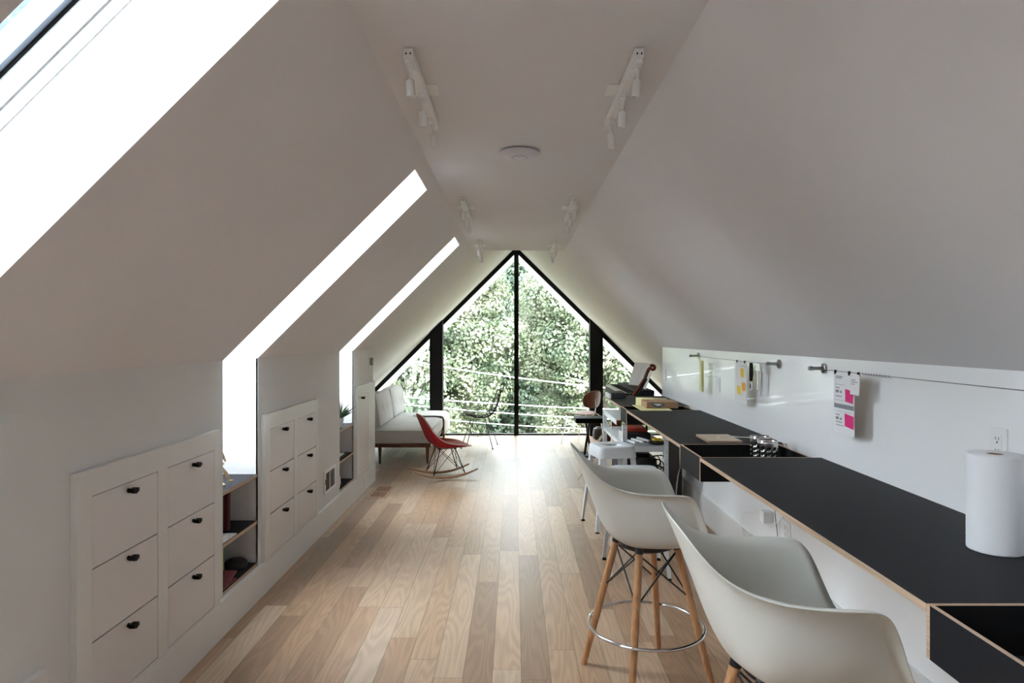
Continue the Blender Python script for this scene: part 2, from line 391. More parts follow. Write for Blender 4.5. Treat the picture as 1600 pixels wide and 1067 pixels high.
# baseboards
m = MB(); m.box(XW+0.0005, XL, 2.258, YE+0.01, 0.0, 0.185)
struct(m.build('baseboard_left', MT['base'], bevel=0.0015))
m = MB(); m.box(XR-0.014, XR-0.0005, YB, YE, 0.0, 0.225)
struct(m.build('baseboard_right', MT['base'], bevel=0.003))
m = MB(); m.box(XW+0.0005, XL, 0.2, 2.115, 0.40, 0.475); m.box(XW+0.0005, XL, 2.04, 2.115, 0.0, 0.40)
struct(m.build('trim_1', MT['joinery'], bevel=0.0015))

# skylights: reveal, liner, sash, glass; niche sides belong to the reveal
def skylight(k, ya, yb):
    D1, D2, D3 = 0.25, 0.34, 0.40
    def P(z, d): return (lx(z)+nx*d, z+nz*d)
    root = bpy.data.objects.new('window_%d' % (k+2), None); C.objects.link(root); root.location = (-1.5, (ya+yb)/2, 1.41); struct(root)
    off = root.location
    m = MB(off)
    A, G, F, E = P(ZT, 0), P(ZT, D2), P(ZN, D2), P(ZN, 0)
    poly = [A, G, F, E, (NB, APZ-(APX-NB)*SL), (NB, 0.186), (XW-0.001, 0.186), (XW-0.001, 1.408)]
    for y, t in ((ya, -0.01), (yb, 0.01)):
        m.prism([(x, y, z) for x, z in poly], (0, t, 0))
    m.add([(A[0], ya, A[1]), (G[0], ya, G[1]), (G[0], yb, G[1]), (A[0], yb, A[1])], [(0, 1, 2, 3)])
    m.add([(E[0], ya, E[1]), (F[0], ya, F[1]), (F[0], yb, F[1]), (E[0], yb, E[1])], [(0, 1, 2, 3)])
    m.add([(NB, ya, 0.186), (NB, yb, 0.186), (NB, yb, 0.83), (NB, ya, 0.83)], [(0, 1, 2, 3)])
    m.build('reveal', MT['soffit'], root, fixn=False)
    def bars(name, d0, d1, inset, wid, mat):
        """rectangular ring between depths d0..d1 above the slope"""
        m = MB(off)
        za, zb = ZT, ZN
        def seg(p0, p1, y0, y1):
            # p along the slope (z range)
            m.prism([(P(p0, d0)[0], y0, P(p0, d0)[1]), (P(p1, d0)[0], y0, P(p1, d0)[1]), (P(p1, d1)[0], y0, P(p1, d1)[1]), (P(p0, d1)[0], y0, P(p0, d1)[1])], (0, y1-y0, 0))
        s_ = wid*0.707
        seg(zb, za, ya+inset, ya+inset+wid); seg(zb, za, yb-inset-wid, yb-inset)
        seg(za-s_, za, ya+inset+wid, yb-inset-wid); seg(zb, zb+s_, ya+inset+wid, yb-inset-wid)
        return m.build(name, mat, root)
    bars('liner', D1, D1+0.03, 0.0005, 0.004, MT['wall']); bars('liner', D1+0.034, D2, 0.0005, 0.008, MT['wall'])
    bars('sash', D2+0.001, D2+0.055, 0.0005, 0.028, MT['cladding'])
    bars('gasket', D2-0.008, D2+0.0005, 0.0095, 0.003, MT['black'])
    m = MB(off)
    m.add([(*P(ZN, D3-0.015)[:1], ya, P(ZN, D3-0.015)[1]), (P(ZT, D3-0.015)[0], ya, P(ZT, D3-0.015)[1]), (P(ZT, D3-0.015)[0], yb, P(ZT, D3-0.015)[1]), (P(ZN, D3-0.015)[0], yb, P(ZN, D3-0.015)[1])], [(0, 1, 2, 3)])
    m.build('glass_pane', MT['glass'], root, fixn=False)
for k, (a, b) in enumerate(SKY): skylight(k, a, b)

# the gable window
gw = bpy.data.objects.new('window_1', None); C.objects.link(gw); gw.location = (APX, YW, 0); struct(gw)
m = MB(gw.location)
for sgn, xf in ((-1, lx), (1, rx)):
    t = 0.085
    m.prism([(APX, YW, APZ), (xf(0), YW, 0), (xf(0)-sgn*t, YW, 0), (APX, YW, APZ-t*1.0)], (0, 0.09, 0))
m.build('window_frame', MT['black'], gw)
MB(gw.location).box(lx(0), rx(0), YW, YW+0.09, 0, 0.022).build('sill', MT['black'], gw)
for nm, x0, x1, y0 in (('post', -1.305, -1.105, -0.10), ('mullion', 0.003, 0.073, -0.03), ('post', 1.178, 1.378, -0.10)):
    zt0 = APZ-(APX-x0)*SL if x0 < -0.5 else (APZ-(x0-APX)*SR if x0 > 0.5 else APZ-0.04)
    zt1 = APZ-(APX-x1)*SL if x0 < -0.5 else (APZ-(x1-APX)*SR if x0 > 0.5 else APZ-0.04)
    MB(gw.location).prism([(x0, YW+y0, 0), (x1, YW+y0, 0), (x1, YW+y0, zt1-0.005), (x0, YW+y0, zt0-0.005)], (0, 0.085-y0, 0)).build(nm, MT['black'], gw)
def pane(poly):
    m = MB(gw.location); m.add([(x, YW+0.05, z) for x, z in poly], [tuple(range(len(poly)))]); m.build('glass_pane', MT['glass'], gw, fixn=False)
def zl(x): return APZ-(APX-x)*SL
def zr(x): return APZ-(x-APX)*SR
pane([(lx(0), 0), (-1.305, 0), (-1.305, zl(-1.305))]); pane([(-1.105, 0), (0.003, 0), (0.003, zl(0.003)), (-1.105, zl(-1.105))])
pane([(0.073, 0), (1.178, 0), (1.178, zr(1.178)), (0.073, zr(0.073))]); pane([(1.378, 0), (rx(0), 0), (1.378, zr(1.378))])
# white eaves carried on beyond the glass
m = MB()
for sgn, xf in ((-1, lx), (1, rx)):
    t = 0.10
    m.prism([(APX, YW+0.092, APZ), (xf(-0.5), YW+0.092, -0.5), (xf(-0.5)+sgn*t, YW+0.092, -0.5), (APX, YW+0.092, APZ+t)], (0, 1.10, 0))
    m.prism([(APX, YW+1.193, APZ-0.06), (xf(-0.5)-sgn*0.06, YW+1.193, -0.5), (xf(-0.5)+sgn*0.13, YW+1.193, -0.5), (APX, YW+1.193, APZ+0.13)], (0, 0.03, 0))
struct(m.build('trim_2', MT['soffit']))

# ------------------------------------------------------------------ drawers and cabinets in the left wall
def knob(parent, y, z, off):
    M = Matrix.Rotation(R(90), 4, 'Y')
    m = MB(off)
    m.lathe([(0.0085, 0), (0.0085, 0.006), (0.0065, 0.009), (0.0065, 0.012), (0.0115, 0.017), (0.0125, 0.022), (0.0120, 0.034), (0.0095, 0.037), (0, 0.0375)], (XL, y, z), 20, 0, M)
    m.box(XL+0.012, XL+0.036, y-0.017, y+0.017, z-0.007, z+0.009)
    return m.build('knob', MT['black'], parent, smooth=True, bevel=0.0015)
def cabinet(name, label, y0, y1, cols, rows, zb=0.195, zt=0.972):
    root = thing(name, label, 'cabinet', (XL, (y0+y1)/2, 0.186)); off = root.location
    m = MB(off); x0 = XW+0.001; zlo = 0.186
    ztop = 1.065
    m.box(x0, XL, y0, y1, zt, ztop)
    m.box(x0, XL, y0, y1, zlo, zb)
    edges = [y0]+[q for c in cols for q in c]+[y1]
    for i in range(0, len(edges), 2): m.box(x0, XL, edges[i], edges[i+1], zb, zt)
    m.build('frame', MT['joinery'], root)
    m = MB(off)
    for (a, b) in cols: m.box(x0, x0+0.003, a, b, zb, zt)
    m.build('gap_shade_backing', MT['gapshade'], root)  # dark sheet over the wall, painting in the shade of the drawer gaps
    g = 0.0028; hgt = (zt-zb)/rows
    for (a, b) in cols:
        for r_ in range(rows):
            z0, z1 = zb+r_*hgt, zb+(r_+1)*hgt
            d = MB(off).box(x0+0.004, XL-0.0005, a+g, b-g, z0+g, z1-g).build('drawer_front' if rows > 1 else 'door', MT['drawer'], root, bevel=0.0008, seg=1)
            yk = (a+b)/2 if rows > 1 else a+0.10
            knob(d, yk, z1-0.030, off)
    return root
cabinet('drawer_cabinet', 'white built-in cabinet of six drawers nearest the camera with black knobs', 2.258, 3.362, [(2.340, 2.774), (2.853, 3.297)], 3)
cabinet('drawer_cabinet', 'white built-in cabinet of six drawers between the niche and the wall grille', 3.967, 5.05, [(4.05, 4.494), (4.566, 4.998)], 3)
cabinet('narrow_cabinet', 'narrow white built-in cupboard with one tall door beside the daybed', 6.295, 7.105, [(6.366, 6.788)], 1)

# wall grille
def box_at(lab, name, cat, loc, rz=0, group=None): return thing(name, lab, cat, loc, rz, group)
t = thing('wall_grille', 'white framed air grille with grey mesh low in left wall', 'vent', (XW, 5.435, 0.28)); off = t.location
y0, y1, z0, z1 = 5.27, 5.60, 0.28, 0.465
m = MB(off); x1 = XW+0.010
for a in ((y0, y1, z1-0.022, z1), (y0, y1, z0, z0+0.022), (y0, y0+0.03, z0+0.022, z1-0.022), (y1-0.03, y1, z0+0.022, z1-0.022), (5.415, 5.430, z0+0.022, z1-0.022)):
    m.box(XW+0.0005, x1, *a)
m.build('frame', MT['white'], t, bevel=0.001)
m = MB(off).box(XW+0.0005, XW+0.004, y0+0.03, y1-0.03, z0+0.02, z1-0.02)
m.build('backing', MT['vent'], t)
m = MB(off)
for i in range(12): m.box(XW+0.004, XW+0.008, y0+0.035+i*0.022, y0+0.041+i*0.022, z0+0.022, z1-0.022)
m.build('louvre', MT['vent'], t)
MB(off).box(x1, x1+0.012, y0+0.008, y0+0.018, 0.36, 0.40).build('lever', MT['greymetal'], t, bevel=0.002)
# thermostat and small outlet
t = thing('thermostat', 'small round white thermostat on left wall above the narrow cupboard', 'thermostat', (XW, 6.96, 1.275)); off = t.location
MB(off).box(XW+0.0005, XW+0.01, 6.90, 7.02, 1.225, 1.325).build('back_plate', MT['white'], t, bevel=0.006)
MB(off).lathe([(0.041, 0), (0.043, 0.012), (0.040, 0.024), (0.036, 0.027), (0.0, 0.028)], (XW+0.0105, 6.96, 1.275), 28, 0, Matrix.Rotation(R(90), 4, 'Y')).build('dial', MT['greymetal'], t, smooth=True)
def outlet(name, label, p, axis, wdt, hgt, slots=True, cat='outlet'):
    """axis 1: faces +x (left wall), -1: faces -x (right wall)"""
    t = thing(name, label, cat, p); s_ = axis
    a, b = sorted((p[0]+s_*0.0005, p[0]+s_*0.006))
    MB(t.location).box(a, b, p[1]-wdt/2, p[1]+wdt/2, p[2]-hgt/2, p[2]+hgt/2).build('cover_plate', MT['white'], t, bevel=0.0015)
    a, b = sorted((p[0]+s_*0.0065, p[0]+s_*0.0085))
    f = MB(t.location).box(a, b, p[1]-wdt*0.24, p[1]+wdt*0.24, p[2]-hgt*0.30, p[2]+hgt*0.30).build('socket_face' if slots else 'rocker_switch', MT['white'], t, bevel=0.001)
    if slots:
        a, b = sorted((p[0]+s_*0.0088, p[0]+s_*0.0092))
        for zc in (hgt*0.17, -hgt*0.17):
            m = MB(t.location)
            for dy in (-0.007, 0.007): m.box(a, b, p[1]+dy-0.0012, p[1]+dy+0.0012, p[2]+zc-0.001, p[2]+zc+0.008)
            m.box(a, b, p[1]-0.0025, p[1]+0.0025, p[2]+zc-0.012, p[2]+zc-0.006)
            m.build('socket', MT['black'], f)
    return t
outlet('wall_outlet', 'small white outlet in the left baseboard by the floor register', (XL, 6.62, 0.092), 1, 0.075, 0.095, False)
outlet('wall_outlet', 'white power outlet on right wall above the paper towel roll', (XR, 2.172, 1.177), -1, 0.078, 0.117)
outlet('wall_outlet', 'white power outlet under the counter beside the charger', (XR, 3.87, 0.405), -1, 0.13, 0.117)
outlet('light_switch', 'white light switch on right wall between the hanging papers', (XR, 5.15, 1.165), -1, 0.085, 0.117, False, 'switch')
outlet('light_switch', 'white light switch at far end of right wall by the cello scroll', (XR, 6.955, 1.14), -1, 0.085, 0.117, False, 'switch')
# floor register
t = thing('floor_register', 'flush wooden floor register with fine grille near the daybed', 'vent', (-1.315, 6.59, 0)); off = t.location
m = MB(off)
for a in ((-1.41, -1.385, 6.33, 6.85), (-1.245, -1.22, 6.33, 6.85), (-1.385, -1.245, 6.33, 6.37), (-1.385, -1.245, 6.81, 6.85), (-1.385, -1.245, 6.58, 6.60)):
    m.box(*a, 0.0003, 0.003)
m.build('frame', MT['ventframe'], t)
m = MB(off)
for y0, n in ((6.372, 11), (6.602, 11)):
    for i in range(n): m.box(-1.385, -1.245, y0+i*0.019, y0+i*0.019+0.012, 0.0003, 0.002)
m.build('slats', MT['ventwood'], t)

# niche shelves
def niche(ya, yb, n):
    for (z, lab) in ((0.725, 'upper'), (0.453, 'middle'), (0.205, 'lowest')):
        m = MB(); m.box(NB+0.002, XW-0.004, ya+0.001, yb-0.001, z-0.019, z, 0, {3: 1})
        tag(m.build('niche_shelf', [MT['lam'], MT['ply']], None), '%s black topped plywood shelf in the %s niche' % (lab, n), 'shelf')
niche(3.445, 3.918, 'nearer'); niche(5.756, 6.249, 'farther')
MB_ = MB

# nearer niche contents
def simple(name, lab, cat, mb, mat, **k):
    grp = k.pop('group', None)
    return tag(mb.build(name, mat, None, **k), lab, cat, grp)
y = 3.465
BK = ('first from the camera side', 'second from the camera side', 'third from the camera side', 'fourth from the camera side', 'fifth, one before the last', 'last, next to the thin red book')
for i in range(6):
    wd = 0.030+0.012*random.random(); h_ = 0.205+0.035*random.random(); dp = 0.15+0.03*random.random(); x1 = XW-0.10-0.01*random.random()
    t = thing('book', 'black book in the nearer niche, '+BK[i], 'book', (x1-dp/2, y+wd/2, 0.4535), 0, 'black books in the nearer niche'); off = t.location
    MB(off).box(x1-dp, x1, y, y+0.003, 0.4535, 0.4535+h_).box(x1-dp, x1, y+wd-0.003, y+wd, 0.4535, 0.4535+h_).box(x1-0.003, x1, y+0.003, y+wd-0.003, 0.4535, 0.4535+h_).build('cover', MT['book'], t)
    MB(off).box(x1-dp, x1-0.003, y+0.003, y+wd-0.003, 0.456, 0.4535+h_-0.004).build('pages', MT['paper'], t)
    y += wd+0.004
for i, lab in enumerate(('thin red book standing next to the black books in the niche', 'red book standing nearest the far side of the niche')):
    wd = 0.010; h_ = 0.235-0.02*i; dp = 0.17; x1 = XW-0.085
    t = thing('book', lab, 'book', (x1-dp/2, y+wd/2, 0.4535)); off = t.location
    MB(off).box(x1-dp, x1, y, y+0.002, 0.4535, 0.4535+h_).box(x1-dp, x1, y+wd-0.002, y+wd, 0.4535, 0.4535+h_).box(x1-0.003, x1, y+0.002, y+wd-0.002, 0.4535, 0.4535+h_).build('cover', MT['redbook'], t)
    MB(off).box(x1-dp, x1-0.003, y+0.002, y+wd-0.002, 0.456, 0.4535+h_-0.004).build('pages', MT['paper'], t)
    y += wd+0.012
simple('paper_stack', 'white papers lying flat in front of the black books', 'papers', MB().box(-1.575, -1.515, 3.47, 3.64, 0.4535, 0.460).box(-1.58, -1.525, 3.46, 3.55, 0.460, 0.485), MT['paper'], bevel=0.001)
m = MB().box(-1.72, -1.60, 3.46, 3.70, 0.206, 0.405)
simple('fabric_bag', 'lime green fabric bag on the bottom shelf of the nearer niche', 'bag', m, MT['greenbag'], bevel=0.03, seg=4, smooth=True)
m = MB().lathe([(0.075, 0), (0.088, 0.012), (0.085, 0.03), (0.06, 0.047), (0.0, 0.052)], (0, 0, 0), 28)
o = simple('beret', 'flat black round beret on the bottom shelf of the nearer niche', 'hat', m, MT['book'], smooth=True); o.location = (-1.60+0.0, 3.835-0.01, 0.2055); o.scale = (0.75, 0.85, 1); 
o = simple('magazine', 'dark reddish magazine lying open on the bottom niche shelf', 'magazine', MB().box(-0.045, 0.045, -0.09, 0.09, 0, 0.006).tbox(Matrix.Translation((0.0, 0.03, 0.022)) @ Matrix.Rotation(R(14), 4, 'X'), 0.043, 0.075, 0.003), MT['maroon']); o.location = (-1.565, 3.56, 0.2055)

# wooden figure on the upper shelf
t = thing('artist_mannequin', 'jointed wooden artist mannequin striding on the nearer niche shelf', 'figure', (-1.594, 3.60, 0.7255))
def limb(parent, name, pts, r):
    m = MB(); m.tube(spline(pts, 9), [r*(0.75+0.45*math.sin(PI*i/8)) for i in range(9)], 10)
    m.lathe([(0, -r*1.0), (r*0.8, -r*0.6), (r*1.0, 0), (r*0.8, r*0.6), (0, r*1.0)], pts[0], 10)
    return m.build(name, MT['pine'], parent, smooth=True)
MB().lathe([(0.030, 0), (0.030, 0.006), (0.026, 0.010), (0, 0.010)]).cyl((0, 0, 0.01), (0, 0, 0.11), 0.002).build('stand', MT['pine'], t, smooth=True)
limb(t, 'pelvis', [(0, 0, 0.105), (0, 0, 0.125)], 0.014)
limb(t, 'torso', [(0, 0, 0.14), (0.002, 0, 0.165), (0.004, 0, 0.185)], 0.019)
limb(t, 'head', [(0.006, 0, 0.205), (0.008, 0, 0.228)], 0.011)
for sgn in (-1, 1):
    a = limb(t, 'arm', [(0.004, sgn*0.022, 0.182), (0.012-0.004*sgn, sgn*0.036, 0.150), (0.030-0.012*sgn, sgn*0.038, 0.125)], 0.006)
    a = limb(t, 'leg', [(0, sgn*0.010, 0.108), (0.016*sgn+0.012, sgn*0.018, 0.066), (0.028*sgn+0.012, sgn*0.030, 0.028)], 0.008)
    MB().tbox(Matrix.Translation((0.033*sgn+0.014, sgn*0.032, 0.022)), 0.013, 0.006, 0.005).build('foot', MT['pine'], a, bevel=0.003)

# farther niche contents
t = thing('potted_plant', 'small spiky green plant in grey pot in the farther niche', 'plant', (-1.558, 5.95, 0.7255))
MB().lathe([(0.026, 0), (0.036, 0.07), (0.038, 0.085), (0.034, 0.085), (0.030, 0.07), (0, 0.068)], n=24).build('pot', MT['ceramic'], t, smooth=True)
m = MB()
for i in range(46):
    a = random.random()*2*PI; el = R(35+55*random.random()); L_ = 0.13+0.10*random.random()
    d = Vector((math.cos(a)*math.cos(el), math.sin(a)*math.cos(el), math.sin(el))); s_ = d.cross(Vector((0, 0, 1))).normalized()*0.006
    b0 = Vector((0, 0, 0.07)); p1 = b0+d*L_*0.55; p2 = b0+d*L_+Vector((0, 0, -0.02))
    m.add([b0-s_*0.4, b0+s_*0.4, p1+s_, p2, p1-s_], [(0, 1, 2, 3, 4)])
m.build('foliage', MT['plant'], t, fixn=False)
simple('flat_box', 'black flat box lying on the middle shelf of the farther niche', 'box', MB().box(-1.70, -1.53, 5.80, 6.10, 0.4535, 0.476), MT['book'], bevel=0.003)
simple('notebook', 'white notebook on top of the flat black box', 'notebook', MB().box(-1.68, -1.535, 5.82, 6.02, 0.4765, 0.486), MT['paper'], bevel=0.001)
simple('ceramic_jar', 'pale jar on the bottom shelf of the farther niche', 'jar', MB().lathe([(0.045, 0), (0.055, 0.04), (0.05, 0.10), (0.03, 0.13), (0.034, 0.15), (0, 0.15)], (-1.58, 5.86, 0.2055), 24), MT['ceramic'], smooth=True)

# ------------------------------------------------------------------ ceiling
def track(label, x, y0, sgn):
    t = thing('track_light', label, 'light', (x, y0+0.37, ZC), 0, 'white ceiling track lights'); off = t.location
    MB(off).box(x-0.015, x+0.015, y0, y0+0.74, ZC-0.034, ZC-0.004).build('rail', MT['fixture'], t, bevel=0.0015)
    m = MB(off)
    for dx in (-0.007, 0.007): m.box(x+dx-0.002, x+dx+0.002, y0-0.0015, y0-0.0001, ZC-0.024, ZC-0.018)
    m.build('end_cap', MT['black'], t)
    MB(off).box(x-0.056, x+0.056, y0+0.31, y0+0.42, ZC-0.0035, ZC-0.0005).build('canopy', MT['fixture'], t, bevel=0.001)
    for i, dy in enumerate((0.04, 0.34, 0.62)):
        yy = y0+dy
        h = MB(off).box(x-0.011, x+0.011, yy-0.035, yy+0.035, ZC-0.050, ZC-0.0345).cyl((x, yy, ZC-0.05), (x, yy, ZC-0.088), 0.0055, 0.0055, 12).cyl((x, yy, ZC-0.050), (x, yy, ZC-0.068), 0.009, 0.007, 14)
        h = h.build('spot_stem', MT['fixture'], t, smooth=True)
        tilt = (sgn*R(4), R(6), R(-3))[i]
        M = Matrix.Translation((x, yy, ZC-0.090)) @ Matrix.Rotation(tilt, 4, 'Y' if i != 1 else 'X')
        mm = MB(off).lathe([(0.0, 0), (0.013, -0.001), (0.0145, -0.004), (0.0145, -0.055), (0.0125, -0.056), (0.0115, -0.040), (0, -0.038)], (0, 0, 0), 24, 0, None)
        mm.v = [tuple((M @ (Vector(p)+mm.off))-mm.off) for p in mm.v]
        hd = mm.build('spot_head', MT['fixture'], h, smooth=True)
    return t
for (y0, w_) in ((2.12, 'nearest'), (4.38, 'middle'), (6.32, 'farthest')):
    track('%s three-spot white track light on the left side of the ceiling' % w_, -0.337, y0, -1)
    track('%s three-spot white track light on the right side of the ceiling' % w_, 0.400, y0, 1)
t = thing('wireless_access_point', 'round pale disc device fixed to the middle of the ceiling', 'access point', (0.028, 3.31, ZC))
MB().lathe([(0.085, -0.0005), (0.085, -0.006), (0.101, -0.008), (0.1015, -0.012), (0.092, -0.020), (0.070, -0.028), (0.045, -0.032), (0.0395, -0.0325), (0.0, -0.033)][::-1], n=48).build('housing', MT['lavender'], t, smooth=True)
MB().lathe([(0.0, -0.0365), (0.030, -0.0360), (0.036, -0.034), (0.036, -0.0331), (0, -0.0331)], n=40).build('cap', MT['lavender'], t, smooth=True)
MB().tube([(0.0385*math.cos(a*PI/20), 0.0385*math.sin(a*PI/20), -0.0330) for a in range(40)], 0.0010, 6, closed=True).build('ring', MT['greymetal'], t)

# ------------------------------------------------------------------ the long counter
CF, CZ, TH = 0.961, 0.910, 0.019
def slab(lab, y0, y1):
    m = MB().box(CF, XR-0.001, y0, y1, CZ-TH, CZ, 1, {1: 0, 0: 0})
    return tag(m.build('countertop', [MT['lam'], MT['ply']], None), lab, 'countertop')
slab('long black topped counter slab nearest the camera under the paper towel roll', 1.552, 3.43)
slab('black topped counter slab in the middle holding the gold laptop', 3.862, 5.668)
slab('farthest black topped counter slab before the keyboard', 6.002, 7.05)
def trough(lab, y0, y1, hz=0.125):
    t = thing('desk_trough', lab, 'storage trough', ((CF+XR)/2, (y0+y1)/2, CZ-hz)); off = t.location; k = 0.0125; xb = 1.535
    z0 = CZ-hz; e = 0.0006
    MB(off).box(CF, CF+k, y0+e+k+0.0002, y1-e-k-0.0002, z0, CZ, 0, {1: 1}).build('front_panel', [MT['lam'], MT['ply']], t)
    MB(off).box(xb-k, xb, y0+e, y1-e, z0, CZ, 0, {1: 1}).build('back_panel', [MT['lam'], MT['ply']], t)
    for a in (y0+e, y1-e-k):
        MB(off).box(CF, xb-k-0.0003, a, a+k, z0, CZ, 0, {1: 1, 5: 1}).build('end_panel', [MT['lamin'], MT['ply']], t)
    MB(off).box(CF+k+0.0003, xb-k-0.0003, y0+e+k+0.0003, y1-e-k-0.0003, z0, z0+0.009).build('bottom_panel', MT['lamin'], t)
    return t
trough('open black storage trough at the near end of the counter', 1.10, 1.551)
trough('open black storage trough holding two steel canisters', 3.431, 3.861)
trough('open black storage trough under the brown box', 5.669, 6.001)
# steel brackets carrying the slabs off the wall
for i, (y, w_) in enumerate(((1.62, 'nearest'), (3.36, 'second'), (3.93, 'third'), (5.60, 'fourth'))):
    pass

# paper towel roll
t = thing('paper_towel_roll', 'large white paper towel roll standing on the nearest counter slab', 'paper towels', (1.405, 1.943, CZ+0.0005))
m = MB(); n = 96; zs = [0, 0.002, 0.006]+[0.006+0.268*i/60 for i in range(1, 61)]+[0.278, 0.28]
prof = [(0.0205, 0.28), (0.0205, 0.0)]
v = []; f = []
for zi, z in enumerate(zs):
    for k in range(n):
        a = 2*PI*k/n; rr = 0.0715
        if z < 0.001 or z > 0.279: rr = 0.0695
        else: rr += 0.0006*math.sin(k*PI/2.0+math.sin(z*180)*1.5)*math.sin(z*420+k*0.35)
        v.append((rr*math.cos(a), rr*math.sin(a), z))
for zi in range(len(zs)-1):
    for k in range(n): f.append((zi*n+k, zi*n+(k+1) % n, (zi+1)*n+(k+1) % n, (zi+1)*n+k))
b0 = len(v)
for k in range(n): v.append((0.021*math.cos(2*PI*k/n), 0.021*math.sin(2*PI*k/n), 0.28))
for k in range(n): f.append(((len(zs)-1)*n+k, (len(zs)-1)*n+(k+1) % n, b0+(k+1) % n, b0+k))
b1 = len(v)
for k in range(n): v.append((0.021*math.cos(2*PI*k/n), 0.021*math.sin(2*PI*k/n), 0.0))
for k in range(n): f.append((b0+k, b0+(k+1) % n, b1+(k+1) % n, b1+k))
for k in range(n): f.append((b1+k, b1+(k+1) % n, (k+1) % n, k))
m.add(v, f); m.build('paper_wrap', MT['roll'], t, smooth=True, angle=60)
MB().lathe([(0.0208, 0.001), (0.0208, 0.279), (0.0190, 0.279), (0.0190, 0.001)], n=32).build('cardboard_core', MT['kraft'], t, smooth=True)

# steel canisters in the middle trough
def canister(lab, x, y, hgt, r_):
    t = thing('utensil_canister', lab, 'canister', (x, y, CZ-0.125+0.0095)); n = 40; rows = 14
    m = MB(); v = []; f = []
    for i in range(rows+1):
        for k in range(n): v.append((r_*math.cos(2*PI*k/n), r_*math.sin(2*PI*k/n), hgt*i/rows))
    holes = []
    for i in range(rows):
        for k in range(n):
            a = (i*n+k, i*n+(k+1) % n, (i+1)*n+(k+1) % n, (i+1)*n+k)
            if 2 <= i <= rows-3 and i % 2 == 0 and k % 4 == 0: continue
            f.append(a)
    f.append(tuple(range(n))[::-1]); m.add(v, f)
    m.build('perforated_body', MT['steel'], t, smooth=True, solid=(0.0012, 1))
    MB().tube([(r_*math.cos(2*PI*k/n), r_*math.sin(2*PI*k/n), hgt) for k in range(n)], 0.0022, 6, closed=True).build('rim', MT['chrome'], t, smooth=True)
    return t
canister('perforated steel canister at the front of the trough', 1.372, 3.60, 0.178, 0.052)
canister('perforated steel canister standing behind the front one near the laptop', 1.388, 3.755, 0.178, 0.052)

# laptop and cable
t = thing('laptop', 'closed gold laptop lying on the middle counter slab', 'laptop', (1.236, 4.02, CZ+0.0006), R(0))
M = Matrix.Identity(4)
MB().tbox(Matrix.Translation((0, 0, 0.004)), 0.100, 0.138, 0.004).build('base', MT['gold'], t, bevel=0.003, seg=3)
MB().tbox(Matrix.Translation((0, 0, 0.0118)), 0.100, 0.138, 0.0032).build('lid', MT['gold'], t, bevel=0.0028, seg=3)
m = MB(); pts = []
for k in range(24):
    a = 2*PI*k/24; rr = 0.013*(1-0.12*math.cos(2*a)); pts.append((rr*math.cos(a)*0.9, rr*math.sin(a), 0.01515))
m.prism([p for p in pts if not (p[0] > 0.007 and abs(p[1]) < 0.006)], (0, 0, 0.0003)); m.tbox(Matrix.Translation((0.0, 0.017, 0.0153)) @ Matrix.Rotation(R(35), 4, 'Z'), 0.0018, 0.004, 0.0002)
m.build('emblem', MT['white'], t)
p = [(1.24, 4.165, CZ+0.006), (1.30, 4.20, CZ+0.006), (1.38, 4.12, CZ+0.004), (1.44, 4.10, CZ+0.004), (1.50, 4.02, CZ+0.006), (1.548, 3.90, CZ+0.012), (1.560, 3.845, CZ+0.004), (1.565, 3.82, CZ-0.05), (1.568, 3.80, CZ-0.30), (1.565, 3.92, CZ-0.46), (1.55, 4.02, CZ-0.50)]
simple('charging_cable', 'thin white charging cable running from laptop over the counter back', 'cable', MB().tube(spline(p, 60), 0.0024, 8), MT['white'], smooth=True)
t = thing('power_adapter', 'white cube charger plugged in under the counter', 'charger', (1.55, 4.09, 0.43)); off = t.location
MB(off).box(1.520, 1.584, 4.055, 4.125, 0.395, 0.465).build('body', MT['white'], t, bevel=0.006, seg=3)
MB(off).tube(spline([(1.52, 4.10, 0.44), (1.47, 4.13, 0.45), (1.43, 4.17, 0.42), (1.43, 4.19, 0.30), (1.46, 4.2, 0.12), (1.50, 4.18, 0.012)], 24), 0.0022, 7).build('cord', MT['white'], t, smooth=True)
simple('power_cable', 'thin dark power cable hanging from under the near slab by the outlet', 'cable', MB().tube(spline([(1.575, 3.985, 0.88), (1.574, 3.98, 0.70), (1.568, 4.0, 0.5), (1.574, 3.97, 0.3), (1.56, 3.98, 0.012)], 24), 0.0025, 7), MT['greymetal'], smooth=True)

# brown box, legal pad on far trough
simple('legal_pad', 'pale yellow legal pad lying under the brown box on the counter', 'notepad', MB().box(1.075, 1.335, 5.60, 6.04, CZ+0.0005, CZ+0.007), MT['paleyellow'], bevel=0.001)
t = thing('cardboard_box', 'small brown cardboard box with blue printed panel on the legal pad', 'box', (1.27, 5.86, CZ+0.0075)); 
MB().box(-0.125, 0.145, -0.125, 0.125, 0.0, 0.055).build('carton', MT['kraft'], t, bevel=0.002)
m = MB()
m.prism([(-0.095, -0.1254, 0.045), (0.00, -0.1254, 0.045), (0.035, -0.1254, 0.030), (-0.015, -0.1254, 0.008), (-0.06, -0.1254, 0.015)], (0, -0.0003, 0))
m.build('printed_panel', MT['blueprint'], t)
m = MB()
m.prism([(-0.075, -0.1259, 0.040), (-0.01, -0.1259, 0.040), (0.010, -0.1259, 0.031), (-0.03, -0.1259, 0.020)], (0, -0.0003, 0))
m.build('printed_highlight', MT['paper'], t)
m = MB(); v = []; f = []
for i in range(9):
    s_ = i/8; v += [(1.10+0.01*s_, 6.012+0.05*s_, CZ+0.0005+0.075*math.sin(s_*1.45)), (1.39, 6.012+0.05*s_, CZ+0.0005+0.070*math.sin(s_*1.3))]
for i in range(8): f.append((2*i, 2*i+1, 2*i+3, 2*i+2))
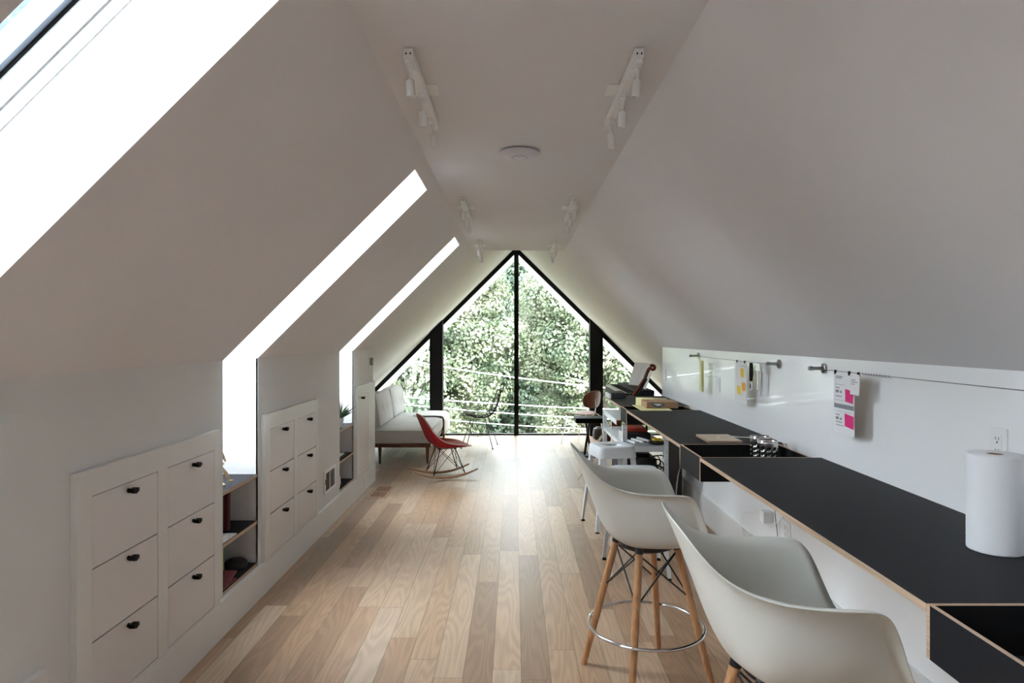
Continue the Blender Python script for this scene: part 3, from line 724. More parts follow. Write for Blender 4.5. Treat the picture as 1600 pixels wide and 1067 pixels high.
m.add(v, f); simple('yellow_sheet', 'curled pale yellow sheet standing behind the brown box', 'paper', m, MT['paleyellow'], smooth=True, solid=(0.0012, 1))

# ------------------------------------------------------------------ cable rails with papers
RZ = 1.372
def rail(lab, ya, yb, second):
    t = thing('picture_wire', lab, 'wire rail', (XR, (ya+yb)/2, RZ)); off = t.location
    for y, s_ in ((ya, 1), (yb, -1)):
        M = Matrix.Rotation(R(-90), 4, 'Y')
        b = MB(off).lathe([(0.0, 0.016), (0.020, 0.015), (0.026, 0.011), (0.026, 0.0005)][::-1], (XR, y, RZ), 28, 0, M).build('wall_flange', MT['pewter'], t, smooth=True)
        MB(off).lathe([(0.0085, 0.0155), (0.0085, 0.06), (0.011, 0.064), (0.011, 0.082), (0.0075, 0.085), (0, 0.085)], (XR, y, RZ), 18, 0, M).build('stem', MT['pewter'], b, smooth=True)
    MB(off).cyl((XR-0.073, ya, RZ), (XR-0.073, yb, RZ), 0.0016, n=8).build('wire', MT['greymetal'], t, smooth=True)
    return t
rail('farther steel wire rail with two wall mounts on the right wall', 5.70, 3.965, False)
rail('nearer steel wire rail running towards the camera on the right wall', 3.392, 0.9, True)
XP = XR-0.073
def clip(parent, y):
    MB(parent.location).box(XP-0.004, XP+0.004, y-0.006, y+0.006, RZ-0.014, RZ+0.005).build('clip', MT['black'], parent, bevel=0.001)
def sheet(name, lab, ya, yb, zb, mat, back, cat='paper', notes=(), lines=True, dx=0.0):
    t = thing(name, lab, cat, (XP+dx, (ya+yb)/2, RZ-0.006)); off = t.location; x = XP+dx
    MB(off).box(x-0.0006, x+0.0003, ya, yb, zb, RZ-0.006).build('sheet', mat, t)
    if back: MB(off).box(x+0.0005, x+0.0012, ya, yb, zb, RZ-0.008).build('backing_card', back, t)
    if lines:
        m = MB(off); zt = RZ-0.006; hh = zt-zb
        for fz, w0, w1, hgt in lines:
            z = zb+hh*fz; m.box(x-0.0009, x-0.0007, yb-(yb-ya)*w1, yb-(yb-ya)*w0, z, z+hgt)
        m.build('print', MT['print'], t)
    return t
SN = 'sticky_note'
def note(lab, ya, yb, z0, z1, mat, tilt=0.0, x=XP-0.0014):
    c = Vector((x, (ya+yb)/2, (z0+z1)/2))
    o = tag(MB().tbox(Matrix.Rotation(tilt, 4, 'X') @ Matrix.Rotation(R(-3), 4, 'Y'), 0.0002, abs(yb-ya)/2, (z1-z0)/2).build(SN, mat, None), lab, 'sticky note'); o.location = c; return o
def yz(px, py, X=XP):
    d = X*FPX/(px-803); return d, H-(py-527)*d/FPX
# near pair
ln = [(0.93, .10, .45, .004), (0.905, .10, .40, .004), (0.80, .05, .55, .0015), (0.74, .10, .30, .004), (0.665, .10, .26, .013), (0.665, .32, .40, .011), (0.60, .10, .40, .004), (0.54, .05, .9, .0012), (0.41, .02, .98, .020), (0.36, .05, .9, .0012), (0.29, .10, .30, .004), (0.215, .10, .26, .013), (0.215, .32, .40, .011), (0.17, .10, .42, .004), (0.12, .10, .50, .003)]
ts = sheet('printed_sheet', 'white printed form with two pink notes hanging on the nearer wire', 2.955, 3.145, 1.088, MT['paper'], MT['kraft'], lines=ln); clip(ts, 3.13); clip(ts, 3.00)
ts = sheet('printed_sheet', 'small white receipt clipped over the corner of the printed form', 2.905, 2.985, 1.275, MT['paper'], None, lines=[(0.7, .1, .6, .003), (0.6, .1, .8, .003), (0.5, .1, .5, .003)], dx=-0.004); clip(ts, 2.92)
note('upper hot pink sticky note on the printed form', 2.965, 3.035, 1.215, 1.292, MT['pink'], R(5))
note('lower hot pink sticky note on the printed form', 2.960, 3.040, 1.100, 1.180, MT['pink'], R(5))
m = MB().tube([(XP+0.005*math.cos(i*0.9), 2.89-i*0.0032, RZ-0.001+0.005*math.sin(i*0.9)) for i in range(70)], 0.0009, 5)
simple('spring_coil', 'loose steel spring threaded on the nearer wire by the receipt', 'spring', m, MT['greymetal'], smooth=True)
# far group
ts = sheet('printed_sheet', 'white sheet with three coloured notes hanging on the farther wire', 4.322, 4.540, 1.095, MT['paper'], MT['maroon'], lines=[(0.9, .45, .95, .003)]); clip(ts, 4.51); clip(ts, 4.36)
note('larger yellow sticky note at top of the white sheet', 4.375, 4.435, 1.245, 1.325, MT['yellow'], R(4))
note('orange sticky note below the yellow one on the white sheet', 4.345, 4.410, 1.160, 1.232, MT['orange'], R(-2))
note('lowest yellow sticky note on the white sheet', 4.430, 4.500, 1.130, 1.205, MT['yellow'], R(5))
t = thing('bottle_opener', 'black handled opener with white ring hanging on the farther wire', 'opener', (XP, 4.24, RZ)); off = t.location
MB(off).tube(spline([(XP, 4.245, RZ-0.005), (XP, 4.24, RZ-0.06), (XP, 4.245, RZ-0.12)], 12), [0.010+0.003*math.sin(i/11*PI) for i in range(12)], 10).build('handle', MT['black'], t, smooth=True)
MB(off).tube([(XP, 4.247+0.012*math.cos(a*PI/12), RZ-0.150+0.026*math.sin(a*PI/12)) for a in range(24)], 0.004, 8, closed=True).build('ring', MT['white'], t, smooth=True)
MB(off).lathe([(0, -0.019), (0.006, -0.012), (0.007, 0), (0.006, 0.012), (0, 0.019)], (XP, 4.247, RZ-0.152), 12).build('grip', MT['black'], t, smooth=True)
t = thing('metal_scraper', 'steel scraper hanging beside the opener on the farther wire', 'tool', (XP, 4.13, RZ)); off = t.location
MB(off).box(XP-0.001, XP+0.001, 4.095, 4.165, RZ-0.05, RZ-0.006).box(XP-0.0012, XP+0.0012, 4.120, 4.140, RZ-0.17, RZ-0.05).build('blade', MT['steel'], t, bevel=0.0006)
t = thing('cloth_tape', 'pale yellow tape strip hanging at the far end of the wire', 'tape', (XP, 5.42, RZ)); off = t.location
m = MB(off); pts = spline([(XP, 5.47, RZ-0.002), (XP, 5.42, RZ-0.03), (XP, 5.40, RZ-0.12), (XP, 5.43, RZ-0.28)], 20)
v = []; f = []
for p_ in pts: v += [p_+Vector((0, 0.018, 0)), p_-Vector((0, 0.018, 0))]
for i in range(19): f.append((2*i, 2*i+1, 2*i+3, 2*i+2))
m.add(v, f); m.build('strip', MT['paleyellow'], t, solid=(0.002, 0))
MB(off).box(XP+0.003, XP+0.008, 5.33, 5.385, RZ-0.28, RZ-0.03).build('blurred_reflection', MT['olive'], t)  # olive strip standing in for a blurred reflection on the glossy wall

# ------------------------------------------------------------------ moulded chairs
def shell(rim_half, nseg, nr, profs, tmax=1.0, lift=0.0, ctr=(0.02, 0, 0)):
    """bowl between a centre and a closed rim. profs: (angle weight -> list of (g, h)) for back, side, front"""
    half = spline(rim_half, nseg//2+1)
    rim = [Vector(p) for p in half]+[Vector((p.x, -p.y, p.z)) for p in half[-2:0:-1]]
    n = len(rim); c = Vector(ctr); verts = [c+Vector((0, 0, lift))]; faces = []
    def ev(prof, t):
        for i in range(len(prof)-1):
            if t <= prof[i+1][0]:
                a, b = prof[i], prof[i+1]; k = (t-a[0])/(b[0]-a[0]); return a[1]+(b[1]-a[1])*k, a[2]+(b[2]-a[2])*k
        return prof[-1][1], prof[-1][2]
    def smooth_prof(p):
        s_ = spline([(0, a, b) for a, b in p], 60); L_ = [0]
        for i in range(59): L_.append(L_[-1]+(s_[i+1]-s_[i]).length)
        return [(L_[i]/L_[-1], s_[i].y, s_[i].z) for i in range(60)]
    B, S, F = [smooth_prof(p) for p in profs]
    for j in range(1, nr+1):
        t = j/nr*tmax
        for p in rim:
            d = p-c; ang = math.atan2(abs(d.y), d.x)/PI      # 0 front .. 1 back
            wb = min(max((ang-0.66)/0.20, 0), 1); wb = wb*wb*(3-2*wb)
            wf = min(max((0.30-ang)/0.14, 0), 1); wf = wf*wf*(3-2*wf); ws = 1-wb-wf
            gb, gs, gf = ev(B, t), ev(S, t), ev(F, t)
            g = gb[0]*wb+gs[0]*ws+gf[0]*wf; h = gb[1]*wb+gs[1]*ws
            z = p.z*h + gf[1]*wf
            if wf > 0: z += p.z*wf*max(0, t)**1.5
            verts.append(Vector((c.x+d.x*g, d.y*g, z+lift)))
    for k in range(n): faces.append((0, 1+k, 1+(k+1) % n))
    for j in range(nr-1):
        for k in range(n):
            a = 1+j*n; b = a+n; faces.append((a+k, b+k, b+(k+1) % n, a+(k+1) % n))
    return verts, faces, rim
ARM_RIM = [(-.340, 0, .425), (-.337, .07, .423), (-.325, .130, .412), (-.305, .172, .388), (-.278, .200, .355), (-.238, .228, .315), (-.185, .254, .284), (-.110, .280, .266), (-.02, .295, .261), (.06, .299, .261), (.118, .295, .256), (.150, .284, .234), (.174, .270, .190), (.199, .256, .125), (.226, .240, .062), (.258, .205, .026), (.288, .150, .008), (.300, .08, .001), (.302, 0, .0)]
BACKP = [(0, 0), (.22, .0), (.40, .015), (.52, .07), (.615, .19), (.69, .34), (.76, .50), (.84, .68), (.92, .85), (1, 1)]
SIDEP = [(0, 0), (.3, .0), (.52, .02), (.68, .09), (.78, .22), (.835, .40), (.86, .60), (.868, .79), (.880, .92), (.912, .988), (.955, 1.006), (1, 1)]
FRONTP = [(0, 0), (.4, .004), (.7, .016), (.88, .016), (.97, .004), (1, -.006)]
def armchair(name, label, loc, face, base_rot):
    t = thing(name, label, 'chair', (loc[0], loc[1], 0))
    SH = 0.622
    v, f, rim = shell(ARM_RIM, 96, 26, (BACKP, SIDEP, FRONTP))
    M = Matrix.Translation((0, 0, SH)) @ Matrix.Rotation(face, 4, 'Z')
    m = MB(); m.add([M @ q for q in v], f)
    m.build('shell', MT['shell'], t, smooth=True, solid=(0.0055, 0), angle=180, subsurf=1, fixn=True)
    n = len(rim)
    # mount under the seat
    m = MB(); m.lathe([(0.0, -0.044), (0.080, -0.044), (0.122, -0.026), (0.125, -0.006), (0, -0.006)], (0, 0, SH), 32)
    for k in range(4):
        a = face+R(45)+k*PI/2; m.cyl((0.10*math.cos(a), 0.10*math.sin(a), SH-0.016), (0.155*math.cos(a), 0.155*math.sin(a), SH+0.004), 0.008, n=10)
    m.cyl((0, 0, SH-0.060), (0, 0, SH-0.040), 0.03, n=20)
    m.build('swivel_mount', MT['blackmetal'], t, smooth=True)
    tops = []; feet = []
    for k in range(4):
        a = base_rot+k*PI/2; ca, sa = math.cos(a), math.sin(a)
        tp = Vector((0.137*ca, 0.137*sa, 0.600)); ft = Vector((0.293*ca, 0.293*sa, 0.0)); tops.append(tp); feet.append(ft)
        d = ft-tp
        lg = MB().tube([tp+d*s_ for s_ in (0, .03, .3, .6, .985, 1)], [0.0145, 0.0165, 0.0170, 0.0165, 0.0135, 0.0128], 16).build('leg', MT['legwood'], t, smooth=True)
        b = MB(); b.tube([tp+d*-0.03+Vector((0, 0, 0.002)), tp+d*0.012], 0.0178, 14)
        b.tube([tp+Vector((-ca*0.01, -sa*0.01, 0.006)), Vector((0.09*ca, 0.09*sa, SH-0.026)), Vector((0.03*ca, 0.03*sa, SH-0.030))], 0.0075, 8)
        b.build('bracket', MT['blackmetal'], lg, smooth=True)
        sc_ = MB()
        for s_ in (0.075, 0.365):
            q = tp+d*s_; sc_.cyl(q+Vector((ca, sa, 0.26))*0.0155, q+Vector((ca, sa, 0.26))*0.0185, 0.0045, n=10)
        sc_.build('screw', MT['chrome'], lg, smooth=True)
    m = MB()
    for k in range(4):
        a0, a1 = k, (k+1) % 4
        p0 = lambda i, s_: tops[i]+(feet[i]-tops[i])*s_
        m.tube([p0(a0, .02), p0(a1, .36)], 0.0038, 8); m.tube([p0(a1, .02), p0(a0, .36)], 0.0038, 8)
    m.build('cross_wires', MT['blackmetal'], t, smooth=True)
    m = MB(); hr = 0.235; rr = 0.293-(0.293-0.137)*hr/0.6+0.0245
    m.tube([(rr*math.cos(2*PI*i/72), rr*math.sin(2*PI*i/72), hr) for i in range(72)], 0.0078, 12, closed=True)
    for k in range(4):
        a = base_rot+k*PI/2; m.cyl(((rr-0.012)*math.cos(a), (rr-0.012)*math.sin(a), hr), ((rr+0.010)*math.cos(a), (rr+0.010)*math.sin(a), hr), 0.006, n=10)
    m.build('foot_ring', MT['chrome'], t, smooth=True)
    return t
armchair('bar_chair', 'white moulded armchair on tall wooden legs, farther one with full chrome ring in view', (0.596, 3.005), R(0), R(156.8))
armchair('bar_chair', 'white moulded armchair nearest the camera, cut off by the bottom edge', (0.766, 1.865), R(-4), R(165))

# red rocker
SIDE_RIM = [(-.275, 0, .375), (-.270, .08, .372), (-.255, .15, .350), (-.235, .190, .305), (-.205, .212, .245), (-.165, .222, .180), (-.11, .228, .115), (-.04, .232, .070), (.05, .235, .045), (.13, .232, .030), (.19, .212, .016), (.225, .160, .002), (.240, .08, -.008), (.243, 0, -.011)]
SB = [(0, 0), (.2, .0), (.36, .02), (.48, .08), (.58, .2), (.67, .36), (.76, .54), (.85, .72), (.93, .87), (1, 1)]
SS = [(0, 0), (.3, .01), (.6, .07), (.8, .25), (.92, .6), (1, 1)]
SF = [(0, 0), (.4, .004), (.7, .012), (.9, .008), (1, 0)]
t = thing('rocking_chair', 'red moulded rocking chair with wire base on pale wooden rockers', 'chair', (-0.768, 7.30, 0), R(22))
SH = 0.335
M = Matrix.Translation((0.02, 0, SH)) @ Matrix.Rotation(R(-2), 4, 'Y') @ Matrix.Diagonal((1.08, 1.05, 1.0, 1))
v, f, rim = shell(SIDE_RIM, 72, 20, (SB, SS, SF), ctr=(0, 0, 0))
MB().add([M @ q for q in v], f).build('shell', MT['red'], t, smooth=True, solid=(0.006, 0), angle=180)
v, f, _ = shell(SIDE_RIM, 72, 20, (SB, SS, SF), tmax=0.96, ctr=(0, 0, 0))
MB().add([M @ (q*1.0+Vector((0.010 if q.z > .06 else 0, 0, 0.009))) for q in v], f).build('seat_pad', MT['redpad'], t, smooth=True, angle=180)
MB().tube([M @ (q+Vector((0, 0, 0.003))) for q in rim], 0.0045, 8, closed=True).build('edge_piping', MT['creamedge'], t, smooth=True)
tops = {}; feet = {}
for sy in (-1, 1):
    for sx_ in (-1, 1):
        tops[sx_, sy] = Vector((sx_*0.085+0.015, sy*0.095, SH-0.012)); feet[sx_, sy] = Vector((sx_*0.175+0.02, sy*0.15, 0.062 if sx_ else 0.05))
def rz_(x): return 0.022+ (x-0.0)**2*0.62
for k_, v_ in feet.items(): v_.z = rz_(v_.x)+0.018
for sy in (-1, 1):
    m = MB(); pts = [Vector((x, sy*0.15, rz_(x))) for x in [(-0.36+0.70*i/24) for i in range(25)]]
    v = []; f = []
    for i, p_ in enumerate(pts):
        hw = 0.0115; hh = 0.014*(0.45+0.55*math.sin(PI*min(max(i/24, .06), .94)))
        v += [p_+Vector((0, -hw, -hh)), p_+Vector((0, hw, -hh)), p_+Vector((0, hw, hh)), p_+Vector((0, -hw, hh))]
    for i in range(24):
        for q in range(4): f.append((4*i+q, 4*i+(q+1) % 4, 4*i+4+(q+1) % 4, 4*i+4+q))
    f += [(3, 2, 1, 0), (96, 97, 98, 99)]
    MB().add(v, f).build('rocker', MT['rockwood'], t, bevel=0.003, smooth=True)
m = MB()
for sy in (-1, 1):
    for sx_ in (-1, 1): m.tube([tops[sx_, sy], feet[sx_, sy]-Vector((0, 0, 0.006))], 0.0055, 8)
for a, b in (((-1, -1), (1, -1)), ((-1, 1), (1, 1)), ((-1, -1), (-1, 1)), ((1, -1), (1, 1))):
    m.tube([tops[a], tops[b]], 0.004, 8); m.tube([tops[a], feet[b]], 0.003, 6); m.tube([tops[b], feet[a]], 0.003, 6)
for a in tops: m.lathe([(0.016, -0.008), (0.018, 0.012), (0, 0.014)], tops[a], 12)
m.build('wire_base', MT['blackmetal'], t, smooth=True)

# black wire chair by the window
t = thing('wire_chair', 'black wire mesh chair facing the daybed in front of the window', 'chair', (-0.47, 9.32, 0), R(172))
prof = spline([(-.30, 0, .80), (-.275, 0, .70), (-.24, 0, .58), (-.20, 0, .49), (-.14, 0, .43), (-.05, 0, .405), (.06, 0, .41), (.16, 0, .435), (.235, 0, .430)], 17)
wid = [.13, .17, .195, .205, .21, .215, .22, .225, .23, .235, .238, .24, .24, .24, .235, .22, .19]
grid = []
for i, p_ in enumerate(prof):
    row_ = []
    for j in range(-7, 8):
        s_ = j/7; y_ = s_*wid[i]; up = 0.055*abs(s_)**2.4
        nrm = 1 if i > 7 else 0
        row_.append(Vector((p_.x+(0.035*abs(s_)**2.4 if i <= 7 else 0), y_, p_.z+(up if i > 7 else up*0.3))))
    grid.append(row_)
m = MB()
for row_ in grid[1:-1]: m.tube(row_, 0.0030, 5)
for j in range(1, 14): m.tube([r_[j] for r_ in grid], 0.0030, 5)
m.build('wire_mesh', MT['blackmetal'], t, smooth=True)
edge = [r_[0] for r_ in grid]+grid[-1][1:-1]+[r_[-1] for r_ in grid[::-1]]+grid[0][-2:0:-1]
MB().tube(edge, 0.0062, 6, closed=True).build('rim_wire', MT['blackmetal'], t, smooth=True)
tops = {}; feet = {}
for sy in (-1, 1):
    for sx_ in (-1, 1): tops[sx_, sy] = Vector((sx_*0.10+0.01, sy*0.12, 0.398)); feet[sx_, sy] = Vector((sx_*0.22+0.01, sy*0.20, 0.008))
for sy in (-1, 1):
    for sx_ in (-1, 1):
        lg = MB().tube([tops[sx_, sy], feet[sx_, sy]], 0.0055, 8).build('leg', MT['blackmetal'], t, smooth=True)
        MB().lathe([(0.012, -0.008), (0.012, -0.002), (0.007, 0.006), (0, 0.006)], feet[sx_, sy], 12).build('glide', MT['black'], lg, smooth=True)
m = MB()
for a, b in (((-1, -1), (1, -1)), ((-1, 1), (1, 1)), ((-1, -1), (-1, 1)), ((1, -1), (1, 1))):
    m.tube([tops[a], tops[b]], 0.004, 6)
    mid = (tops[a]+tops[b])/2; mid.z = 0.16; mid.x *= 1.15; mid.y *= 1.15
    m.tube([tops[a]+(feet[a]-tops[a])*.08, mid], 0.003, 6); m.tube([tops[b]+(feet[b]-tops[b])*.08, mid], 0.003, 6)
    m.tube([mid, tops[a]+(feet[a]-tops[a])*.55], 0.003, 6); m.tube([mid, tops[b]+(feet[b]-tops[b])*.55], 0.003, 6)
m.build('cross_wires', MT['blackmetal'], t, smooth=True)

# ------------------------------------------------------------------ daybed
BX0, BX1, BY0, BY1 = -1.93, -1.00, 8.0, 9.97
t = thing('daybed', 'low walnut framed daybed with pale grey linen mattress by the window', 'daybed', (-1.45, 9.0, 0)); off = t.location
MB(off).box(BX0, BX1, BY0, BY0+0.03, 0.205, 0.25).box(BX0, BX1, BY1-0.03, BY1, 0.205, 0.25).box(BX0, BX0+0.03, BY0+0.03, BY1-0.03, 0.205, 0.25).box(BX1-0.03, BX1, BY0+0.03, BY1-0.03, 0.205, 0.25).box(BX0+0.03, BX1-0.03, BY0+0.03, BY1-0.03, 0.232, 0.248).build('bed_frame', MT['walnut'], t, bevel=0.003)
for x, y in ((-1.62, 8.05), (-1.045, 8.05), (-1.62, 9.92), (-1.045, 9.92)):
    MB(off).tube([(x, y, 0.004), (x, y, 0.204)], [0.013, 0.024], 14).build('leg', MT['walnut'], t, smooth=True)
def cushion(name, label, cat, c, sx_, sy, sz, mat, tufts, rot=None, axis='z', parent=None, sidemat=None, puff=0.02):
    """soft box with button tufts on +z (bed) or +x (back cushion) face"""
    nx_, ny_ = 22, 22
    bm = bmesh.new(); bmesh.ops.create_cube(bm, size=1.0)
    bmesh.ops.subdivide_edges(bm, edges=bm.edges, cuts=13, use_grid_fill=True)
    for v_ in bm.verts:
        p = v_.co; x, y, z = p.x*2, p.y*2, p.z*2
        ex = (1-x*x); ey = (1-y*y); ez = (1-z*z)
        P = Vector((x*sx_/2, y*sy/2, z*sz/2))
        if axis == 'z':
            if z > 0.99: P.z += puff*min(1, (ex*ey)**0.35)
            P.x += 0.010*ez*x*abs(x)**4; P.y += 0.010*ez*y*abs(y)**4
            if z > 0.9:
                for (tx, ty) in tufts:
                    d = math.hypot(P.x-tx, P.y-ty); P.z -= puff*1.1*math.exp(-(d/0.06)**2)
        else:
            if abs(x) > 0.99: P.x += math.copysign(puff*min(1, (ey*ez)**0.35), x)
            P.z += 0.018*ey*(1 if z > 0.99 else 0)
            if x > 0.9:
                for (ty, tz) in tufts:
                    d = math.hypot(P.y-ty, P.z-tz); P.x -= puff*1.3*math.exp(-(d/0.05)**2)
        v_.co = P
    me = bpy.data.meshes.new(name); bm.to_mesh(me); bm.free(); me.materials.append(mat)
    if sidemat:
        me.materials.append(sidemat)
        for pl in me.polygons:
            if abs(pl.normal.z) < 0.5: pl.material_index = 1
    me.polygons.foreach_set('use_smooth', [True]*len(me.polygons))
    o = bpy.data.objects.new(name, me); C.objects.link(o)
    md = o.modifiers.new('bevel', 'BEVEL'); md.width = 0.014; md.segments = 3; md.limit_method = 'ANGLE'; md.angle_limit = R(50)
    if parent: o.parent = parent; o.location = Vector(c)-parent.location
    else: o.location = c; tag(o, label, cat)
    if rot: o.rotation_euler = rot
    return o
mt = cushion('mattress', '', '', ((BX0+BX1)/2, (BY0+BY1)/2, 0.33), BX1-BX0-0.004, BY1-BY0-0.004, 0.155, MT['linen'], [(0.22, y_) for y_ in (-0.75, -0.38, 0, 0.38, 0.75)]+[(-0.05, y_) for y_ in (-0.56, -0.19, 0.19, 0.56)], parent=t, sidemat=None, puff=0.014)
m = MB(off)
m.tube([(BX0, BY0-0.001, 0.398), (BX1+0.001, BY0-0.001, 0.398), (BX1+0.001, BY1, 0.398)], 0.0022, 6)
m.build('piping', MT['linendark'], mt, smooth=True); mt.children[0].location = -mt.location
for i, (yc, lab) in enumerate(((8.50, 'nearer tufted grey linen back cushion leaning on the daybed'), (9.46, 'farther tufted grey linen back cushion of the daybed'))):
    o = cushion('back_cushion', lab, 'cushion', (-1.715, yc, 0.628), 0.135, 0.93, 0.385, MT['linen'], [(y_, z_) for y_ in (-0.25, 0, 0.25) for z_ in (0.0,)], rot=(0, R(-9), 0), axis='x', puff=0.030)
    yy = 0.465
    sm = MB(); rp_ = [(0.067, -yy, -0.19), (0.067, -yy, 0.19), (0.067, yy, 0.19), (0.067, yy, -0.19)]
    sm.tube(rp_, 0.0022, 6, closed=True); s2 = sm.build('piping', MT['seam'], o, smooth=True)
    bt = MB()
    for y_ in (-0.25, 0, 0.25): bt.lathe([(0.012, 0), (0.010, 0.004), (0, 0.006)], (0.063, y_, 0.0), 12, 0, Matrix.Rotation(R(90), 4, 'Y'))
    bt.build('button', MT['linendark'], o, smooth=True)
# white throw hanging over the far corner
v = []; f = []; path = [(-1.42, .436), (-1.25, .438), (-1.10, .438), (-1.005, .436), (-0.972, .415), (-0.964, .33), (-0.966, .24), (-0.972, .165)]
nn = 16
for j in range(nn+1):
    for i, (x, z) in enumerate(path):
        yy = 9.28+0.66*j/nn; wv_ = 0.012*math.sin(j*1.3)*max(0, i-3)/3
        v.append((x+wv_, yy+0.01*math.sin(i*2.1+j), z+0.004*math.sin(j*1.7+i)))
k = len(path)
for j in range(nn):
    for i in range(k-1): f.append((j*k+i, j*k+i+1, (j+1)*k+i+1, (j+1)*k+i))
simple('throw_blanket', 'white throw draped over the far corner of the daybed', 'blanket', MB().add(v, f), MT['blanket'], smooth=True, angle=180, solid=(0.010, 1), subsurf=1)

# ------------------------------------------------------------------ white metal stools
def stool(label, x, y, rot, group='white metal stools'):
    t = thing('metal_stool', label, 'stool', (x, y, 0), rot, group); hz = 0.66; a, b = 0.152, 0.20
    def ring(h, r_, z, n=8):
        """rounded square"""
        out = []
        for q in range(4):
            cx, cy_ = ((h-r_), (h-r_)) if q == 0 else ((-(h-r_)), (h-r_)) if q == 1 else ((-(h-r_)), -(h-r_)) if q == 2 else ((h-r_), -(h-r_))
            for i in range(n): 
                an = q*PI/2+i/(n-1)*PI/2; out.append((cx+r_*math.cos(an), cy_+r_*math.sin(an), z))
        return out
    rings = [ring(0.030, 0.029, hz-0.006), ring(0.10, 0.04, hz-0.006), ring(0.125, 0.04, hz-0.004), ring(0.138, 0.045, hz), ring(0.148, 0.05, hz-0.003), ring(0.153, 0.05, hz-0.012), ring(0.157, 0.05, hz-0.05), ring(0.162, 0.05, hz-0.085), ring(0.159, 0.05, hz-0.086)]
    v = [p for r_ in rings for p in r_]; n = 32; f = []
    for i in range(len(rings)-1):
        for k in range(n): f.append((i*n+k, i*n+(k+1) % n, (i+1)*n+(k+1) % n, (i+1)*n+k))
    MB().add(v, f).build('seat', MT['whitemetal'], t, smooth=True, angle=60, solid=(0.0015, 1))
    for sx_ in (-1, 1):
        for sy in (-1, 1):
            m = MB(); tp = Vector((sx_*0.140, sy*0.140, hz-0.02)); ft = Vector((sx_*0.198, sy*0.198, 0.012))
            # angle-section leg, two tapering flanges
            for (ux, uy) in ((1, 0), (0, 1)):
                d1 = Vector((-sx_*ux, -sy*uy, 0))
                w0, w1 = 0.050, 0.024
                n_ = Vector((-sx_*uy, -sy*ux, 0))*0.002
                m.add([tp, tp+d1*w0, ft+d1*w1, ft, tp+n_, tp+d1*w0+n_, ft+d1*w1+n_, ft+n_], [(0, 1, 2, 3), (7, 6, 5, 4), (0, 4, 5, 1), (1, 5, 6, 2), (2, 6, 7, 3), (3, 7, 4, 0)])
            lg = m.build('leg', MT['whitemetal'], t)
            MB().box(*(sorted((ft.x+sx_*0.001, ft.x-sx_*0.026))), *(sorted((ft.y+sy*0.001, ft.y-sy*0.026))), 0.0, 0.013).build('foot_cap', MT['black'], lg, bevel=0.002)
    MB().box(-0.045, 0.045, -0.014, 0.014, hz-0.0055, hz-0.0045).build('handle_slot', MT['black'], t, bevel=0.0003)
    m = MB(); zc = 0.30; hx = 0.140+(0.198-0.140)*(hz-zc)/hz-0.010
    for sx_ in (-1, 1): m.tbox(Matrix.Translation((sx_*hx, 0, zc)), 0.0015, hx, 0.010); m.tbox(Matrix.Translation((0, sx_*hx, zc+0.02)), hx, 0.0015, 0.010)
    m.build('cross_braces', MT['whitemetal'], t)
    m = MB(); hz2 = hz-0.035
    for q in range(4):
        Mq = Matrix.Rotation(q*PI/2, 4, 'Z')
        for s_ in (-1, 1): m.tube([Mq @ Vector((0.159, s_*0.052, hz-0.088)), Mq @ Vector((0.157, s_*0.050, hz-0.055)), Mq @ Vector((0.156, 0.0, hz-0.053))], 0.0025, 6)
    m.build('skirt_rib', MT['whitemetal'], t, smooth=True)
    return t
stool('farther white metal stool standing before the shelving unit', 0.795, 5.41, R(11.6))
stool('nearer white metal stool half hidden behind the far bar chair', 0.80, 4.39, R(-2))

# ------------------------------------------------------------------ white shelving under the counter
UX0, UX1, UY0, UY1 = 0.925, 1.315, 5.66, 6.93
t = thing('metal_shelving', 'white metal shelving unit under the far counter', 'shelving', ((UX0+UX1)/2, (UY0+UY1)/2, 0)); off = t.location
for x in (UX0, UX1-0.038):
    for y in (UY0, UY1-0.045):
        p_ = MB(off).box(x, x+0.038, y, y+0.004, 0, 0.782).box(x if x == UX0 else x+0.034, (x if x == UX0 else x+0.034)+0.004, y+0.004, y+0.045, 0, 0.782).build('post', MT['whitemetal'], t)
        m = MB(off)
        for i in range(8): m.cyl((x+0.019, y-0.0002, 0.06+i*0.098), (x+0.019, y-0.0012, 0.06+i*0.098), 0.005, n=8)
        m.build('bolt_holes', MT['greymetal'], p_)
for z in (0.605, 0.12):
    MB(off).box(UX0+0.005, UX1-0.005, UY0+0.005, UY1-0.005, z-0.004, z).box(UX0+0.038, UX1-0.038, UY0+0.001, UY0+0.0045, z-0.05, z-0.004).box(UX0+0.0045, UX0+0.008, UY0+0.05, UY1-0.05, z-0.035, z-0.0045).build('shelf', MT['whitemetal'], t)
MB(off).box(UX0+0.005, UX1-0.005, 6.05, UY1-0.005, 0.776, 0.781).box(UX0+0.0045, UX0+0.008, 6.05, UY1-0.05, 0.735, 0.776).build('shelf', MT['whitemetal'], t)
for y in (6.32,): MB(off).box(UX0, UX0+0.004, y, y+0.035, 0, 0.735).build('post', MT['whitemetal'], t)
